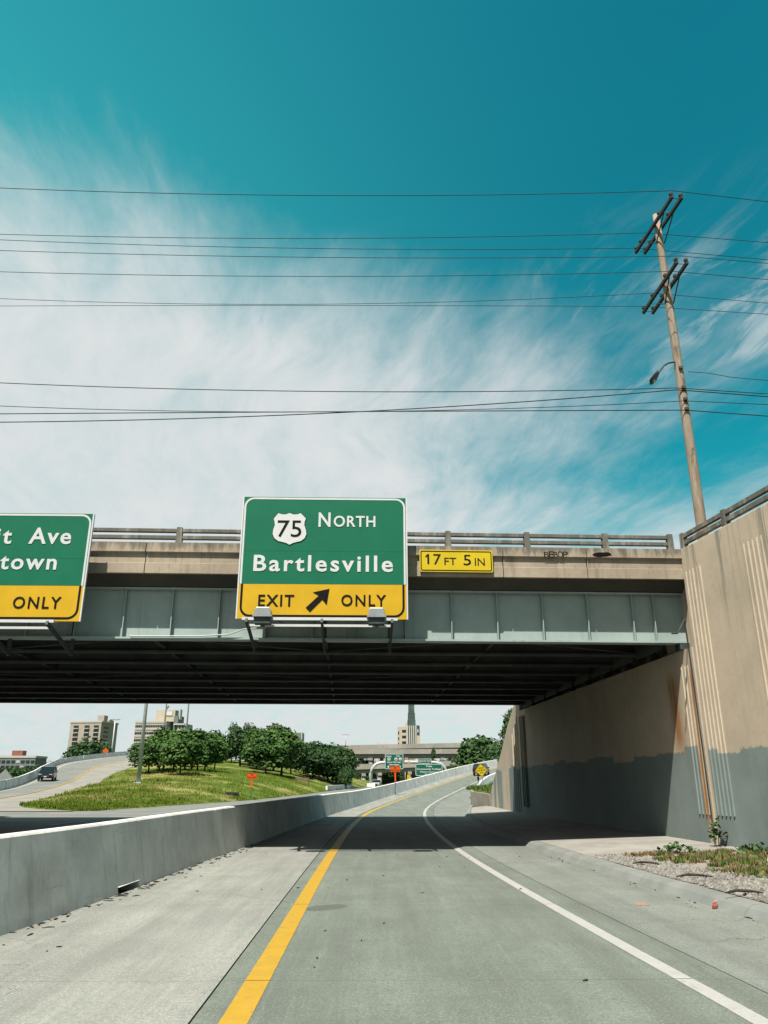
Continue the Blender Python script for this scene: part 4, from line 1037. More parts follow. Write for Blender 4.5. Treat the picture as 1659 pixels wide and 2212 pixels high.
# black inlet box in the grass
b = at(501, 1724, 84); b.z = kz(b.x, b.y)
rt = empty('drain_inlet', b, .1, label='black drain inlet box lying in the grass by the lower highway', cat='drain')
MB().prism([(-.75, -.1), (.75, -.1), (.62, .30), (-.66, .34)], -.35, .35, 'y').build('box', M['rubber'], rt, bevel=.03); MB().box((0, -.36, .06), (1.0, .03, .12)).build('opening', M['black'], rt)
# low guard wall by the lower highway
gw = empty('guard_wall', (-8.6, 150, .2), label='low pale concrete wall at the foot of the knoll', cat='wall')
for k in range(5):
    a = along(EA, .57+k*.03); b2 = along(EA, .57+(k+1)*.03); d = (b2-a).normalized()*.03
    MB().bar(a+d-Vector(gw.location)+Vector((-.5, 0, .45)), b2-d-Vector(gw.location)+Vector((-.5, 0, .45)), .35, .9).build('wall_block', M['barrier'], gw)
# park bench on the knoll
b = at(653, 1683, 146); b.z = kz(b.x, b.y)
bn = empty('park_bench', b, .12, label='wooden park bench on the grass under the trees', cat='bench')
for k in range(4): MB().box((0, .25, .55+k*.14), (2.5, .05, .11)).build('slat', M['bench'], bn)
for k in range(4): MB().box((0, -.2+k*.12, .46), (2.5, .10, .05)).build('slat', M['bench'], bn)
for sx in (-1.15, 1.15): MB().box((sx, .05, .35), (.12, .6, 1.1)).build('leg', M['dark_steel'], bn)
# tall poles
def mast(u, vb, y, z0, h, r0, r1, label):
    b = at(u, vb, y); b.z = z0
    rt = empty('light_mast', b, label=label, cat='light mast', group='tall light masts')
    MB().tube([(0, 0, -.2), (0, 0, h*.5), (0, 0, h)], [r0, (r0+r1)/2, r1], 10).build('shaft', M['steel'], rt, smooth=True)
    MB().box((0, 0, .06), (r0*3.4, r0*3.4, .12)).build('base_plate', M['steel'], rt)
    mb = MB()
    for k in range(4):
        a = k*1.57; mb.bar((0, 0, h-.1), (math.cos(a)*1.2, math.sin(a)*1.2, h), .08)
        mb.box((math.cos(a)*1.3, math.sin(a)*1.3, h-.05), (.5, .3, .16), a)
    mb.build('lamp_crown', M['dark_steel'], rt)
b = at(299, 1690, 90); mast(299, 1690, 90, kz(b.x, 90), 24, .24, .12, 'thick grey light mast standing in the grass before the trees')
b = at(347, 1660, 165); mast(347, 1660, 165, kz(b.x, 165), 34, .17, .12, 'thin grey light mast behind the trees, left of the office block roof')
b = at(396, 1660, 165); mast(396, 1660, 165, kz(b.x, 165), 34, .17, .12, 'thin grey light mast behind the trees, right of the office block roof')
b = at(745.5, 1690, 330); mast(745.5, 1690, 330, 15.5, at(745.5, 1587, 330).z-15.5, .16, .1, 'short mast with crossed lamps on the elevated freeway')
b = at(234, 1690, 260); mast(234, 1690, 260, 6, at(234, 1554, 260).z-6, .28, .2, 'dark pole beside the tall apartment tower')

# ------------------------------------------------------------------ sign gantry over the lower highway
gl = at(800.7, 1699, 220); gr_ = at(966, 1690, 220)
gn = empty('sign_gantry', gl, label='arched grey steel sign gantry over the lower highway', cat='gantry'); go = Vector(gn.location)
def gp(u, v, y=220): return at(u, v, y)-go
MB().tube([gp(801.5, 1699), gp(801, 1672), gp(804, 1659), gp(812, 1651), gp(822, 1647.5), gp(880, 1646), gp(940, 1647), gp(953, 1650), gp(961, 1658), gp(965, 1668), gp(966, 1690)], .42, 10).build('arch', M['steel'], gn, smooth=True)
MB().box((0.1, 0, .35), (2.2, 2.2, .9)).build('footing', M['barrier'], gn); MB().box(gp(966, 1692)+Vector((0, 0, 0)), (2.2, 2.2, .9)).build('footing', M['barrier'], gn)
for u in (838, 862, 905, 930, 944): MB().bar(gp(u, 1643), gp(u, 1660), .18).build('hanger', M['steel'], gn)
def Z5(X, Y): return (X*.0992+823.0, Y*.0992+1591.0)   # crop 1500..1800 x 2900..3120
def far_sign(name, label, X0, Y0, X1, Y1, lines, y=219.0, extra=None):
    a, b = at(*Z5(X0, Y1), y), at(*Z5(X1, Y0), y); c = Vector(((a.x+b.x)/2, y, a.z)); w_, h_ = b.x-a.x, b.z-a.z
    rt = empty(name, c, label=label, cat='road sign', group='guide signs on the far gantry')
    MB().prism(rrect(-w_/2, w_/2, 0, h_, .3), -.04, .04, 'y').build('plate', M['far_green'], rt)
    mb = MB(); ring(mb, -w_/2+.05, w_/2-.05, .05, h_-.05, .12, .28, -.05); mb.build('border', M['white'], rt)
    def L_(X, Y): p = at(*Z5(X, Y), y-.06)-c; return p.x, p.z
    for body, x0, y0, x1, y1, *mt in lines:
        p, q = L_(x0, y1), L_(x1, y0); text(body, M[mt[0]] if mt else M['white'], rt, p[0], p[1], q[0], q[1], -.06 if not mt else -.09, bold=.025)
    if extra: extra(rt, L_)
    return rt
def shields(rt, L_):
    for x0, x1 in ((142, 208), (294, 358), (388, 450)):
        p, q = L_(x0, 522), L_(x1, 460); MB().prism(rrect(p[0], q[0], p[1], q[1], .2), -.08, -.05, 'y').build('route_shield', M['white'], rt)
    for xc in (160, 413):
        p = L_(xc, 685); MB().prism([(p[0]+a*.42, p[1]+b*.5) for a, b in ((0, 0), (.9, .7), (.3, .7), (.3, 1.2), (-.3, 1.2), (-.3, .7), (-.9, .7))], -.06, -.04, 'y').build('arrow', M['white'], rt)
far_sign('guide_sign', 'green gantry sign with route shields for Sand Springs and Okmulgee', 83, 372, 488, 712, (('South', 116, 412, 228, 445), ('West', 325, 408, 415, 438), ('75', 156, 472, 196, 512, 'black'), ('64', 306, 476, 346, 510, 'black'), ('51', 402, 484, 440, 518, 'black'), ('Sand Springs', 135, 540, 435, 580), ('Okmulgee', 176, 595, 394, 636)), extra=shields)
far_sign('guide_sign', 'small green gantry sign for Detroit Ave Downtown behind the college sign', 797, 480, 1102, 640, (('Detroit Ave', 818, 512, 1080, 548), ('Downtown', 838, 566, 1062, 602)))
far_sign('guide_sign', 'wide green sign for Tulsa Community College Metro Campus', 752, 595, 1337, 858, (('Tulsa', 974, 626, 1112, 664), ('Community College', 782, 690, 1308, 736), ('Metro Campus', 852, 754, 1238, 794), ('NEXT RIGHT', 950, 808, 1138, 836)), y=217.5)
MB().bar(at(*Z5(740, 556), 217)-go+Vector((-2, 0, 0)), at(*Z5(640, 556), 217)-go, .5, .5).build('sign_light', M['yellow'], gn)
pg = at(800+15, 1690, 330)
far2 = empty('exit_sign', at(807.5+35.5-36, 1694, 300), label='tiny green and yellow exit sign beneath the elevated freeway', cat='road sign')
fo = Vector(far2.location); a, b = at(805.5, 1682, 300), at(813, 1672, 300)
MB().box(((a+b)/2-fo), (b.x-a.x, .1, b.z-a.z)).build('plate', M['far_green'], far2); MB().box(Vector(((a.x+b.x)/2, 300, a.z-.4))-fo, (b.x-a.x, .1, .8)).build('exit_plate', M['yellow'], far2); MB().bar((a.x-fo.x+.4, .1, -1), (a.x-fo.x+.4, .1, a.z-fo.z+1), .12).build('post', M['steel'], far2)

# ------------------------------------------------------------------ vehicles
def wheel_set(rt, xs_, half, r, mats=('rubber', 'alu')):
    for x in xs_:
        for s in (-1, 1):
            wq = empty('wheel', (s*half, x, r)); wq.parent = rt
            MB().tube([(-s*.12, 0, 0), (s*.12, 0, 0)], r, 16).build('tyre', M[mats[0]], wq)
            MB().tube([(s*.10, 0, 0), (s*.13, 0, 0)], r*.62, 12).build('rim', M[mats[1]], wq)
def suv(name, label, loc, rz, pitch=0.0, body='carblack'):
    """front towards +y"""
    rt = empty(name, loc, rz, label=label, cat='car'); rt.rotation_euler = (pitch, 0, rz)
    st = [(-2.30, .55, .95, .84), (-2.22, .42, 1.02, .93), (-1.6, .34, 1.04, .96), (-.5, .32, 1.04, .97), (.9, .32, 1.02, .97), (1.6, .34, .98, .95), (2.2, .40, .90, .88), (2.36, .50, .78, .74)]
    rows = []
    for y, z0, z1, hw2 in st:
        rows.append([(-hw2*.92, y, z0), (-hw2, y, z0+.18), (-hw2, y, z1-.12), (-hw2*.95, y, z1), (hw2*.95, y, z1), (hw2, y, z1-.12), (hw2, y, z0+.18), (hw2*.92, y, z0)])
    MB().quadstrip(rows, True, True).build('body', M[body], rt, smooth=False, bevel=.04)
    cab = [(-2.12, 1.02, 1.10, .88), (-1.75, 1.02, 1.70, .72), (-.9, 1.02, 1.76, .72), (.1, 1.02, 1.72, .70), (1.05, 1.0, 1.02, .86)]
    MB().quadstrip([[(-.90, y, z0), (-w2, y, z1), (w2, y, z1), (.90, y, z0)] for y, z0, z1, w2 in cab], True, True).build('cabin_glass', M['glass'], rt)
    MB().quadstrip([[(-.73, y, z-.05), (-.71, y, z+.03), (.71, y, z+.03), (.73, y, z-.05)] for y, z in ((-1.80, 1.69), (-.9, 1.76), (.12, 1.72))], True, True).build('roof', M[body], rt, bevel=.02)
    for s in (-1, 1):
        for a, b in (((s*.89, -2.1, 1.03), (s*.72, -1.76, 1.70)), ((s*.91, -.65, 1.02), (s*.725, -.7, 1.74)), ((s*.90, 1.06, 1.0), (s*.71, .12, 1.72))): MB().bar(a, b, .09, .07).build('pillar', M[body], rt)
        MB().box((s*.62, 2.30, .80), (.34, .10, .13)).build('headlight', M['lamp'], rt); MB().box((s*.74, -2.24, .92), (.26, .10, .16)).build('tail_light', M['taillight'], rt)
        MB().box((s*1.05, .72, 1.08), (.20, .12, .15)).build('wing_mirror', M[body], rt)
    MB().box((0, 2.345, .62), (.9, .06, .22)).build('grille', M['dark_steel'], rt); MB().box((0, 2.385, .55), (.34, .02, .13)).build('number_plate', M['white'], rt); MB().box((0, -2.30, .82), (.34, .03, .15)).build('number_plate', M['white'], rt)
    MB().box((0, -2.28, .50), (1.5, .12, .2)).build('rear_bumper', M['dark_steel'], rt)
    wheel_set(rt, (-1.42, 1.45), .84, .36); return rt
sC = 129.0; p = P(sC, 1.9); q = P(sC+2, 1.9); hd_ = math.atan2(-(q.x-p.x), q.y-p.y)
suv('black_suv', 'black car seen from behind climbing the ramp beyond the diamond sign', p+Vector((0, 0, .02)), hd_, .055)
t0 = .43
best = min((abs(rampP(t, .25).y-107), t) for t in frange(.2, .7, .002))[1]
p = rampP(best, .25, .06); q = rampP(best-.02, .25, .06)
suv('black_suv', 'black car coming down the curved ramp at left with its lights facing us', p, math.atan2(-(q.x-p.x), q.y-p.y), -.03)
def pickup(label, loc, rz):
    rt = empty('white_pickup', loc, rz, label=label, cat='pickup')
    MB().quadstrip([[(-w2*.93, y, z0), (-w2, y, z0+.2), (-w2, y, z1), (w2, y, z1), (w2, y, z0+.2), (w2*.93, y, z0)] for y, z0, z1, w2 in ((-2.9, .55, 1.12, .95), (-.9, .45, 1.12, 1.0), (1.2, .45, 1.15, 1.0), (2.6, .5, 1.08, .96), (2.85, .55, .95, .9))], True, True).build('body', M['carwhite'], rt, bevel=.04)
    MB().quadstrip([[(-.92, y, 1.10), (-w2, y, z1), (w2, y, z1), (.92, y, 1.10)] for y, z1, w2 in ((-1.0, 1.12, .9), (-.85, 1.80, .74), (.4, 1.84, .74), (1.25, 1.16, .86))], True, True).build('cabin_glass', M['glass'], rt)
    MB().box((0, -.2, 1.84), (1.46, 1.3, .07)).build('roof', M['carwhite'], rt, bevel=.02)
    for s in (-1, 1): MB().box((s*.7, 2.80, .88), (.36, .1, .2)).build('headlight', M['lamp'], rt)
    MB().box((0, 2.86, .78), (1.0, .05, .3)).build('grille', M['dark_steel'], rt); wheel_set(rt, (-1.8, 1.8), .88, .4)
b = at(814.5, 1697, 228); pickup('white pickup coming towards us beside the gantry footing', Vector((b.x, 228, .5)), math.pi-.1)
b = at(806, 1696, 240); pickup('white pickup half hidden behind the gantry footing', Vector((b.x, 240, .5)), math.pi-.1)

# ------------------------------------------------------------------ elevated freeway
def viaduct(label, a, b, y0, y1, thick, par, npier, wdt, zg=-.6, xs_=None):
    """a,b picture points of the parapet top at left and right ends"""
    A, B = at(*a, y0), at(*b, y1)
    rt = empty('elevated_freeway', (A.x, A.y, 0), label=label, cat='viaduct', group='decks of the elevated freeway'); o = Vector(rt.location)
    d = (B-A); n = Vector((-d.y, d.x, 0)).normalized(); ns = max(2, int(d.length/14))
    for k in range(ns):
        p, q = A+d*(k+.006)/ns-o, A+d*(k+.994)/ns-o
        for off in (0, wdt):
            MB().quadstrip([[r+n*(off+e)+Vector((0, 0, z)) for e, z in ((0, 0), (.35, 0), (.35, -par), (0, -par))] for r in (p, q)], True, True).build('parapet_panel', M['farcon'], rt)
    MB().quadstrip([[r-o+n*e+Vector((0, 0, z)) for e, z in ((-.12, -par-.02), (wdt+.5, -par-.02), (wdt+.5, -par-.45), (-.12, -par-.45))] for r in (A, B)], True, True).build('deck', M['farcon'], rt)
    for k in range(5):
        e = .9+k*(wdt-1.8)/4
        MB().quadstrip([[r-o+n*(e+f)+Vector((0, 0, z)) for f, z in ((-.2, -par-.46), (.2, -par-.46), (.2, -par-thick), (-.2, -par-thick))] for r in (A, B)], True, True).build('girder', M['farcon'], rt)
    for t in npier:
        c = A+d*t-o
        for e in (1.6, wdt-1.6):
            pz = c.z-par-thick-1.0
            MB().tube([c+n*e+Vector((0, 0, -c.z+zg)), c+n*e+Vector((0, 0, -c.z+pz))], .85, 12).build('pier', M['farcon'], rt, smooth=True)
        MB().bar(c+n*.4+Vector((0, 0, -par-thick-.5)), c+n*(wdt-.4)+Vector((0, 0, -par-thick-.5)), 1.5, 1.0).build('pier_cap', M['farcon'], rt)
viaduct('highest deck of the elevated freeway, behind the others', (690, 1611), (1120, 1602), 372, 350, 1.7, 1.5, (.12, .3, .5, .7, .9), 11)
viaduct('middle deck of the elevated freeway with dark underside', (690, 1618.5), (1120, 1617.5), 322, 318, 1.9, 1.4, (.08, .26, .44, .62, .80, .96), 11)
viaduct('lowest deck of the elevated freeway behind the sign gantry', (690, 1654), (1120, 1638), 296, 300, 1.8, 1.4, (.1, .22, .3, .45, .58, .7, .86), 10)
# yellow marker on a pier
o = MB().box((0, 0, 0), (1.2, .1, 1.9)).build('pier_marker', M['yellow'], label='yellow marker panel hung on a pier of the elevated freeway', cat='sign'); o.location = at(883, 1679.5, 294)

# ------------------------------------------------------------------ buildings
def tower(name, label, uL, uR, vT, y, depth, zg, mat, rz=0.0, cat='building', group=None):
    a, b = at(uL, vT, y), at(uR, vT, y); rt = empty(name, ((a.x+b.x)/2, y, zg), rz, label=label, cat=cat, group=group)
    w_, h_ = b.x-a.x, a.z-zg
    MB().box((0, depth/2, h_/2), (w_, depth, h_)).build('wall', mat, rt)
    return rt, w_, h_
# apartment tower with three window columns
rt, w_, h_ = tower('apartment_tower', 'tall tan apartment tower with three columns of balconies', 150, 222, 1561, 520, 22, -.6, M['tan'], -.16)
MB().box((0, 11, h_+.5), (w_+1.0, 22.6, 1.0)).build('roof', M['pale'], rt); MB().box((w_*.27, 10, h_+2.8), (4.6, 5, 4.6)).build('penthouse', M['tan'], rt); MB().box((w_*.36, 14, h_+1.5), (5, 6, 2)).build('penthouse', M['tan'], rt)
wm = MB().box((0, -.05, 0), (w_*.155, .3, 1.7)).mesh('window', M['window']); sm = MB().box((0, -.45, 0), (w_*.165, .9, .45)).mesh('sill', M['pale'])
for cx in (-.30, .05, .35):
    for k in range(15):
        z = h_-2.6-k*2.72
        if z < 2: break
        wi = inst('window', wm, rt, (cx*w_, 0, z)); inst('sill', sm, wi, (0, 0, -1.05))
for k in range(14): MB().box((w_/2+.05, 7, h_-3-k*2.72), (.2, 6, 1.2)).build('side_window', M['window'], rt)
# office block
rt, w_, h_ = tower('office_block', 'pale office block with rows of paired windows and a tan roof house', 292, 361, 1557.5, 560, 24, -.6, M['pale'], -.10)
wm = MB().box((0, -.04, 0), (1.0, .2, 1.55)).mesh('window', M['window'])
NC = 9
for k in range(9):
    for c in range(NC):
        x = -w_/2+w_*(c+.5)/NC
        for dx in (-.62, .62): inst('window', wm, rt, (x+dx*1.0, 0, h_-3.5-k*4.7))
for k in range(10): MB().box((0, -.12, h_-1.2-k*4.7), (w_, .2, .9)).build('spandrel', M['tan'], rt)
ph = MB().box((w_*.33, 12, h_+4.0), (w_*.62, 10, 8)).build('penthouse', M['cream'], rt)
MB().box((w_*.45, 6.9, h_+5.6), (5.4, .3, 3.6)).build('roof_sign', M['pale'], rt); MB().box((w_*.45, 6.7, h_+5.6), (4.4, .3, 2.6)).build('roof_sign_panel', M['white'], rt)
MB().box((w_*.70, 12, h_-1), (w_*.14, 12, 10)).build('stair_tower', M['grey'], rt)
MB().box((w_*.84, 12, h_-2.0), (w_*.36, 16, 1.0)).build('canopy_roof', M['pale'], rt); MB().box((w_*.90, 12, h_-8), (w_*.32, 14, 12)).build('wing', M['pale'], rt)
for k in range(4): MB().box((w_*.72+k*2.2+1, 4.9, h_-4), (1.4, .3, 2)).build('window', M['window'], rt)
mb = MB(); c = (w_*.30, 10, h_+9.6)
mb.quadstrip([[(c[0]+r*math.cos(a)*.5+r*.2, c[1]+r*math.sin(a), c[2]+r*math.cos(a)*.75+zz) for a in [k*6.283/12 for k in range(12)]] for r, zz in ((.4, -.6), (1.3, -.3), (2.2, .3))], True, True); mb.build('dish_aerial', M['white'], rt, smooth=True)
MB().box((w_*.78, 9, h_+5), (1.2, 4, 7)).build('roof_vent', M['steel'], rt)
# low block at far left
rt, w_, h_ = tower('low_apartment_block', 'low dark apartment block at the far left with a red brick roof house', -70, 77, 1637, 480, 16, -.6, M['grey'], 0)
MB().box((0, 8, h_+.6), (w_+.6, 16.6, 1.2)).build('roof', M['pale'], rt); MB().box((w_*.17, 7, h_+2.6), (6.5, 5, 3.4)).build('roof_house', M['brick'], rt)
for k in range(7):
    for c in range(14):
        x = -w_/2+w_*(c+.5)/14; MB().box((x, -.06, h_-2.2-k*3.0), (w_/14*.72, .3, 1.5)).build('window', M['window'] if (c*7+k*3) % 5 else M['pale'], rt)
# mid block between the tree groups
rt, w_, h_ = tower('balcony_block', 'narrow white block with dark balconies showing between the trees', 618, 653, 1582, 520, 14, -.6, M['pale'], 0)
for k in range(9): MB().box((w_*.05, -.1, h_-5.6-k*3.4), (w_*.82, .5, 1.9)).build('window', M['window'], rt)
MB().box((w_*.12, -.1, h_-1.9), (w_*.6, .4, 3.2)).build('louvre', M['grey'], rt)
# church tower and its neighbours
ct = at(889.5, 1604, 640); rt = empty('church_tower', (ct.x, 640, -.6), label='tall art deco church tower with fluted piers and green copper crown', cat='tower')
zt1 = at(889, 1572, 640).z+.6; ztop = at(889, 1525, 640).z+.6
w_ = 19.2*640/1566; hw3 = w_/2
MB().box((0, hw3, zt1/2), (w_*.80, w_*.80, zt1)).build('core', M['window'], rt)
for k in range(5):
    x = -hw3+w_*.08+k*w_*.21
    MB().box((x, .0, zt1/2+.8), (w_*.115, 1.0, zt1+1.6)).build('pier', M['pale'], rt); MB().box((x, w_, zt1/2+.8), (w_*.115, 1.0, zt1+1.6)).build('pier', M['pale'], rt)
    MB().box((-hw3+.1, w_*.1+k*w_*.2, zt1/2+.4), (.9, w_*.12, zt1+1.6)).build('pier', M['pale'], rt); MB().box((hw3-.1, w_*.1+k*w_*.2, zt1/2+.4), (.9, w_*.12, zt1+1.6)).build('pier', M['pale'], rt)
MB().box((0, .4, zt1*.62), (w_*.82, .5, 1.6)).build('band', M['pale'], rt)
for k, (fr, z0, z1) in enumerate(((.82, 0, .30), (.72, .3, .62), (.60, .62, 1.0), (.46, 1.0, 1.35), (.28, 1.35, 1.7))):
    h0 = ztop-zt1
    mb = MB(); mb.box((0, hw3, zt1+h0*(z0+z1)/2), (w_*fr, w_*fr, h0*(z1-z0)))
    for c in range(5):
        xx = (-.5+c/4)*w_*fr*.94; mb.box((xx, hw3-w_*fr/2-.1, zt1+h0*(z0+z1)/2+.6), (.5, .5, h0*(z1-z0)+1.2))
    mb.build('copper_crown', M['copper'], rt)
def floors(rt, w_, h_, n, x0, x1, step, mat):
    for k in range(n): MB().box(((x0+x1)/2, -.06, h_-step*.75-k*step), (x1-x0, .4, step*.42)).build('window_band', mat, rt)
rt, w_, h_ = tower('cream_office_block', 'cream block with dark window bands left of the church tower', 860, 886, 1570, 690, 18, -.6, M['cream'], 0)
floors(rt, w_, h_, 10, -w_*.18, w_*.45, 4.75, M['window']); 
for k in range(9): MB().box((-w_*.46, -.06, h_-5-k*4.75), (w_*.08, .4, 2.2)).build('window', M['window'], rt)
MB().box((w_*.28, 6, h_+1.8), (w_*.34, 8, 3.6)).build('roof_house', M['cream'], rt)
rt, w_, h_ = tower('cream_slab_block', 'narrow cream block right of the church tower with a dark blue panel', 892, 907, 1566, 690, 18, -.6, M['cream'], 0)
MB().box((w_*.14, -.2, h_-4.3), (w_*.55, .4, 7.6)).build('blue_panel', M['blue'], rt); text('A', M['white'], rt, w_*.05, h_-6.3, w_*.35, h_-3.2, -.45)
for k in range(6): MB().box((-w_*.28, -.06, h_-9-k*4.7), (w_*.2, .4, 2)).build('window', M['window'], rt)
rt, w_, h_ = tower('chapel', 'small pale building with narrow arched windows beneath the freeway deck', 802, 836, 1628, 430, 14, -.6, M['pale'], 0)
for k in range(2):
    for c in range(5): 
        x = -w_*.4+c*w_*.2; MB().prism([(x-.55, h_-6.4-k*5), (x+.55, h_-6.4-k*5), (x+.55, h_-4.2-k*5), (x+.3, h_-3.7-k*5), (x-.3, h_-3.7-k*5), (x-.55, h_-4.2-k*5)], -.2, .1, 'y').build('window', M['window'], rt)
for (u, vt) in ((817, 1601), (831, 1601)):
    b = at(u, 1612, 600); t = at(u, vt, 600); rt = empty('church_finial', (b.x, 600, -.6), label=('left' if u < 820 else 'right')+' pair of pale stone finials peeping over the highest deck', cat='finial')
    for s in (-.9, .9): MB().tube([(s, 0, 0), (s, 0, t.z-2), (s, 0, t.z+.6)], [.9, .7, .1], 6).build('spike', M['pale'], rt)

# ------------------------------------------------------------------ trees
def crown_mesh(seed, n=2600, leaf=.17, lobes=18, sx=1.0, conif=False):
    """unit crown: radius 1, height -1..1"""
    rg = np.random.default_rng(seed); C = []
    for k in range(lobes):
        d = rg.normal(size=3); d /= np.linalg.norm(d); rr = rg.random()**.45*.66
        c = d*rr; r = .30+.20*rg.random()
        if conif: hz = rg.uniform(-.9, .9); c = np.array([d[0]*.25*(1-hz), d[1]*.25*(1-hz), hz]); r = .30*(1.15-hz)*.7+.08
        C.append((c, r))
    V = []; Fc = []
    for i in range(n):
        c, r = C[rg.integers(lobes)]
        d = rg.normal(size=3); d /= np.linalg.norm(d); 
        if d[2] < -.55: d[2] *= -.6
        p = c+d*r*(.62+.42*rg.random())
        nn = d*.9+rg.normal(size=3)*.55+np.array([0, 0, .25]); nn /= np.linalg.norm(nn)
        u = np.cross(nn, rg.normal(size=3)); u /= np.linalg.norm(u); v = np.cross(nn, u)
        l = leaf*(.55+.75*rg.random())*.5
        b = len(V); V += [tuple(p-u*l), tuple(p+v*l*.6), tuple(p+u*l), tuple(p-v*l*.6)]; Fc.append((b, b+1, b+2, b+3))
    me = bpy.data.meshes.new('crown'); me.from_pydata(V, [], Fc); return me
CR = {}
for nm, mt in (('A', 'leafA'), ('B', 'leafB')):
    for k in range(4):
        me = crown_mesh(10+k+(50 if nm == 'B' else 0), 6500, .15, 30); me.materials.append(M[mt]); CR[nm, k] = me
me = crown_mesh(99, 2600, .16, 26, conif=True); me.materials.append(M['leafB']); CR['C', 0] = me
def trunk_mesh(seed):
    rg = random.Random(seed); mb = MB()
    mb.tube([(0, 0, -.05), (.01, 0, .15), (rg.uniform(-.03, .03), rg.uniform(-.03, .03), .42), (rg.uniform(-.05, .05), rg.uniform(-.05, .05), .8)], [.030, .022, .017, .006], 8)
    for k in range(6):
        a = k*1.05+rg.uniform(-.3, .3); z = rg.uniform(.26, .55); l = rg.uniform(.2, .32)
        mb.tube([(0, 0, z), (math.cos(a)*l*.5, math.sin(a)*l*.5, z+l*.6), (math.cos(a)*l, math.sin(a)*l, z+l*.95)], [.012, .008, .003], 5)
    return mb.mesh('trunk', M['bark'], True)
TR = [trunk_mesh(k) for k in range(4)]
tcount = [0]
def tree(x, y, z, h, r, kind, label, group, clear=.22, name='broadleaf_tree'):
    """clear: share of the height below the crown"""
    k = tcount[0]; tcount[0] += 1
    rt = empty(name, (x, y, z), random.uniform(0, 6.28), label=label, cat='tree', group=group)
    inst('trunk', TR[k % 4], rt, (0, 0, 0), (0, 0, 0), (h*.95, h*.95, h*.95))
    ch = h*(1-clear)/2*1.08*random.uniform(.95, 1.08); r *= random.uniform(1.18, 1.42)
    inst('crown', CR[kind, 0 if kind == 'C' else (k*3) % 4], rt, (0, 0, h-ch*1.0), (0, 0, random.uniform(0, 6.28)), (r, r*random.uniform(.9, 1.1), ch))
def ktree(u, vb, y, vt, rpx, kind, label, group, clear=.22):
    b = at(u, vb, y); z = kz(b.x, y)-.05; h = at(u, vt, y).z-z
    tree(b.x, y, z, h, rpx*y/1566, kind, label, group, clear)
g1 = 'trees clustered on the knoll behind the light mast'
for i, (u, y, vt, r, lab) in enumerate(((322, 118, 1590, 34, 'leftmost tree of the knoll cluster, crossed by the thick mast'), (344, 124, 1578, 34, 'second tree of the knoll cluster, left of the low middle trunk'),
    (352, 130, 1574, 34, 'rear tree between the second and third of the knoll cluster'), (374, 126, 1572, 36, 'third tree of the knoll cluster below the office block'), (390, 112, 1582, 38, 'front tree of the knoll cluster with the lowest trunk base'),
    (399, 128, 1572, 36, 'tree just behind the front one of the knoll cluster'), (413, 124, 1576, 36, 'fourth tree from the right of the knoll cluster'), (426, 126, 1578, 36, 'third tree from the right of the knoll cluster'),
    (443, 128, 1584, 36, 'second tree from the right of the knoll cluster'), (446, 150, 1571, 34, 'taller tree rising behind the right of the knoll cluster'), (463, 140, 1592, 26, 'rightmost tree of the knoll cluster'))):
    ktree(u, 1662, y, vt, r, 'A', lab, g1, .12)
g2 = 'trees in the middle of the knoll'
for (u, y, vt, r, kd, lab) in ((517, 172, 1556, 23, 'B', 'slim tall tree left in the middle group, with two trunks'), (498, 186, 1596, 30, 'B', 'low dark tree at the left end of the middle group'), (538, 180, 1574, 26, 'B', 'dark tree right of the slim tall tree'),
    (553, 168, 1572, 24, 'A', 'airy tree in the centre of the middle group'), (573, 150, 1590, 36, 'A', 'bright tree before the middle group with a trunk in the sun'), (590, 172, 1562, 32, 'B', 'tall dark tree behind the bright one'),
    (607, 156, 1562, 38, 'A', 'broad tallest tree at the right of the middle group'), (628, 170, 1590, 28, 'B', 'dark tree at the right edge of the middle group')):
    ktree(u, 1678, y, vt, r, kd, lab, g2, .12)
g3 = 'round dark trees at the right foot of the knoll'
for (u, y, vt, r, lab) in ((655, 190, 1606, 32, 'round dark tree left of the park bench group'), (676, 182, 1601, 34, 'round dark tree above the park bench'), (690, 176, 1612, 32, 'dark tree with trunk showing right of the bench'), (708, 186, 1600, 32, 'second tree right of the bench'), (726, 184, 1606, 30, 'third tree right of the bench'), (742, 196, 1616, 24, 'rightmost round tree before the elevated freeway'), (748, 176, 1650, 16, 'low bush at the right foot of the knoll')):
    ktree(u, 1684, y, vt, r, 'B', lab, g3, .08)
def ptree(u, vt, y, z0, rpx, kind, label, group, clear=.1, name='broadleaf_tree'):
    t = at(u, vt, y); tree(t.x, y, z0, t.z-z0, rpx*y/1566, kind, label, group, clear, name)
g4 = 'trees beyond the left ramp'
ptree(196, 1589, 250, 0, 38, 'B', 'big round tree before the apartment tower', g4); ptree(222, 1600, 246, 0, 18, 'B', 'right shoulder tree beside the big round one', g4); ptree(168, 1606, 244, 0, 24, 'B', 'left shoulder tree beside the big round one', g4)
for i, (u, vt, r) in enumerate(((140, 1630, 20), (122, 1640, 20), (104, 1650, 22), (84, 1652, 24), (62, 1656, 26), (40, 1652, 26), (16, 1658, 30), (-12, 1655, 30))):
    ptree(u, vt, 232-i*8, -.5, r, 'B', ['first', 'second', 'third', 'fourth', 'fifth', 'sixth', 'seventh', 'eighth'][i]+' tree leftwards from the big round one behind the ramp barrier', g4, .04)
for i, (u, vt, r) in enumerate(((30, 1672, 26), (70, 1668, 22), (4, 1678, 24))):
    ptree(u, vt, 150+i*6, -.5, r, 'A', ['brighter bush behind the ramp barrier above the oncoming car', 'brighter bush right of the oncoming car behind the barrier', 'brighter bush at the left edge behind the metal sign back'][i], g4, .04)
g5 = 'trees around the elevated freeway'
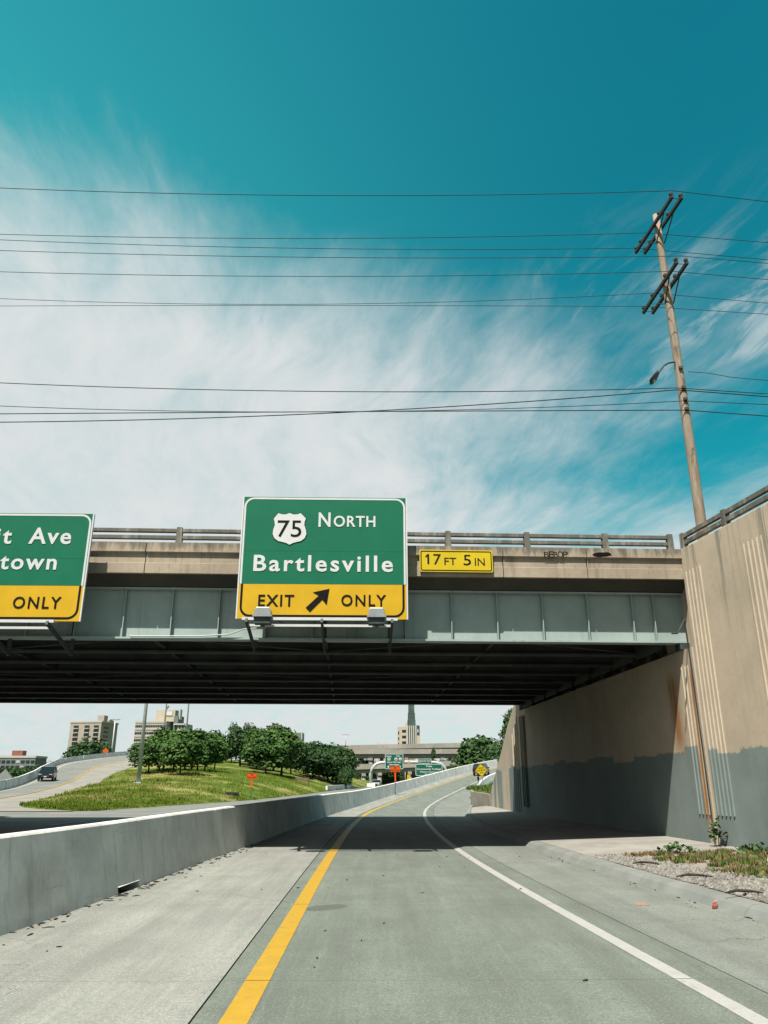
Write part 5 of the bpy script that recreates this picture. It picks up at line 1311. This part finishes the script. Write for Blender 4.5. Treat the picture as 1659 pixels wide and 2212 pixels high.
for (u, vt, y, r, kd, lab) in ((1036, 1588, 168, 46, 'B', 'big round dark tree behind the climbing ramp'), (1010, 1612, 172, 26, 'B', 'left lobe tree of the big round dark tree'), (1072, 1604, 160, 28, 'B', 'tree between the big round one and the far wing wall'),
    (936, 1616, 284, 15, 'C', 'small pointed conifer before the elevated decks'), (926, 1634, 286, 8, 'B', 'small bush left of the pointed conifer'), (955, 1636, 380, 14, 'A', 'pale tree between the decks right of the conifer'), (975, 1637, 384, 14, 'A', 'second pale tree between the decks right of the conifer'), (900, 1637, 390, 14, 'B', 'dark tree between the decks above the small sign'), (877, 1638, 388, 12, 'B', 'dark tree between the decks right of the shield sign'),
    (778, 1632, 372, 14, 'B', 'dark tree under the middle deck left of the pale chapel'), (793, 1634, 378, 10, 'B', 'second dark tree under the middle deck left of the chapel'), (800, 1642, 376, 8, 'A', 'bright bush before the pale chapel'),
    (830, 1672, 330, 12, 'B', 'dark bush under the lowest deck left of the orange sign'), (848, 1676, 336, 10, 'B', 'dark bush under the lowest deck behind the orange sign'), (788, 1672, 320, 10, 'B', 'dark bush under the lowest deck left of the gantry'), (915, 1668, 335, 14, 'B', 'dark bush behind the college sign'), (955, 1664, 338, 14, 'B', 'dark bush right of the college sign'), (985, 1655, 330, 14, 'B', 'dark bush under the decks at right'), (865, 1636, 420, 20, 'B', 'tall dark tree far behind the gantry arm'), (922, 1634, 424, 20, 'A', 'broad tree far behind the decks left of the conifer'), (992, 1632, 418, 22, 'B', 'broad dark tree far behind the decks at their right end'), (845, 1640, 416, 18, 'B', 'dark tree far behind the shield sign'), (815, 1648, 400, 14, 'A', 'bright tree far behind the gantry post'), (760, 1640, 405, 16, 'B', 'dark tree far behind the left end of the decks')):
    ptree(u, vt, y, -.5, r, kd, lab, g5, .08, 'conifer_tree' if kd == 'C' else 'broadleaf_tree')
# trees on the fill beyond the bridge
for (u, vt, y, r, lab) in ((1102, 1528, 50, 24, 'overhanging tree at the edge of the far wing wall'), (1140, 1500, 58, 40, 'tree on the fill hidden behind the abutment'), (1094, 1618, 60, 14, 'shrub low behind the far wing wall')):
    t = at(u, vt, y); z0 = max(1.0, 7.1-(y-40)*.5); tree(max(t.x, 8.2), y, z0, t.z-z0, r*y/1566, 'B', lab, 'trees on the fill beyond the bridge', .12)
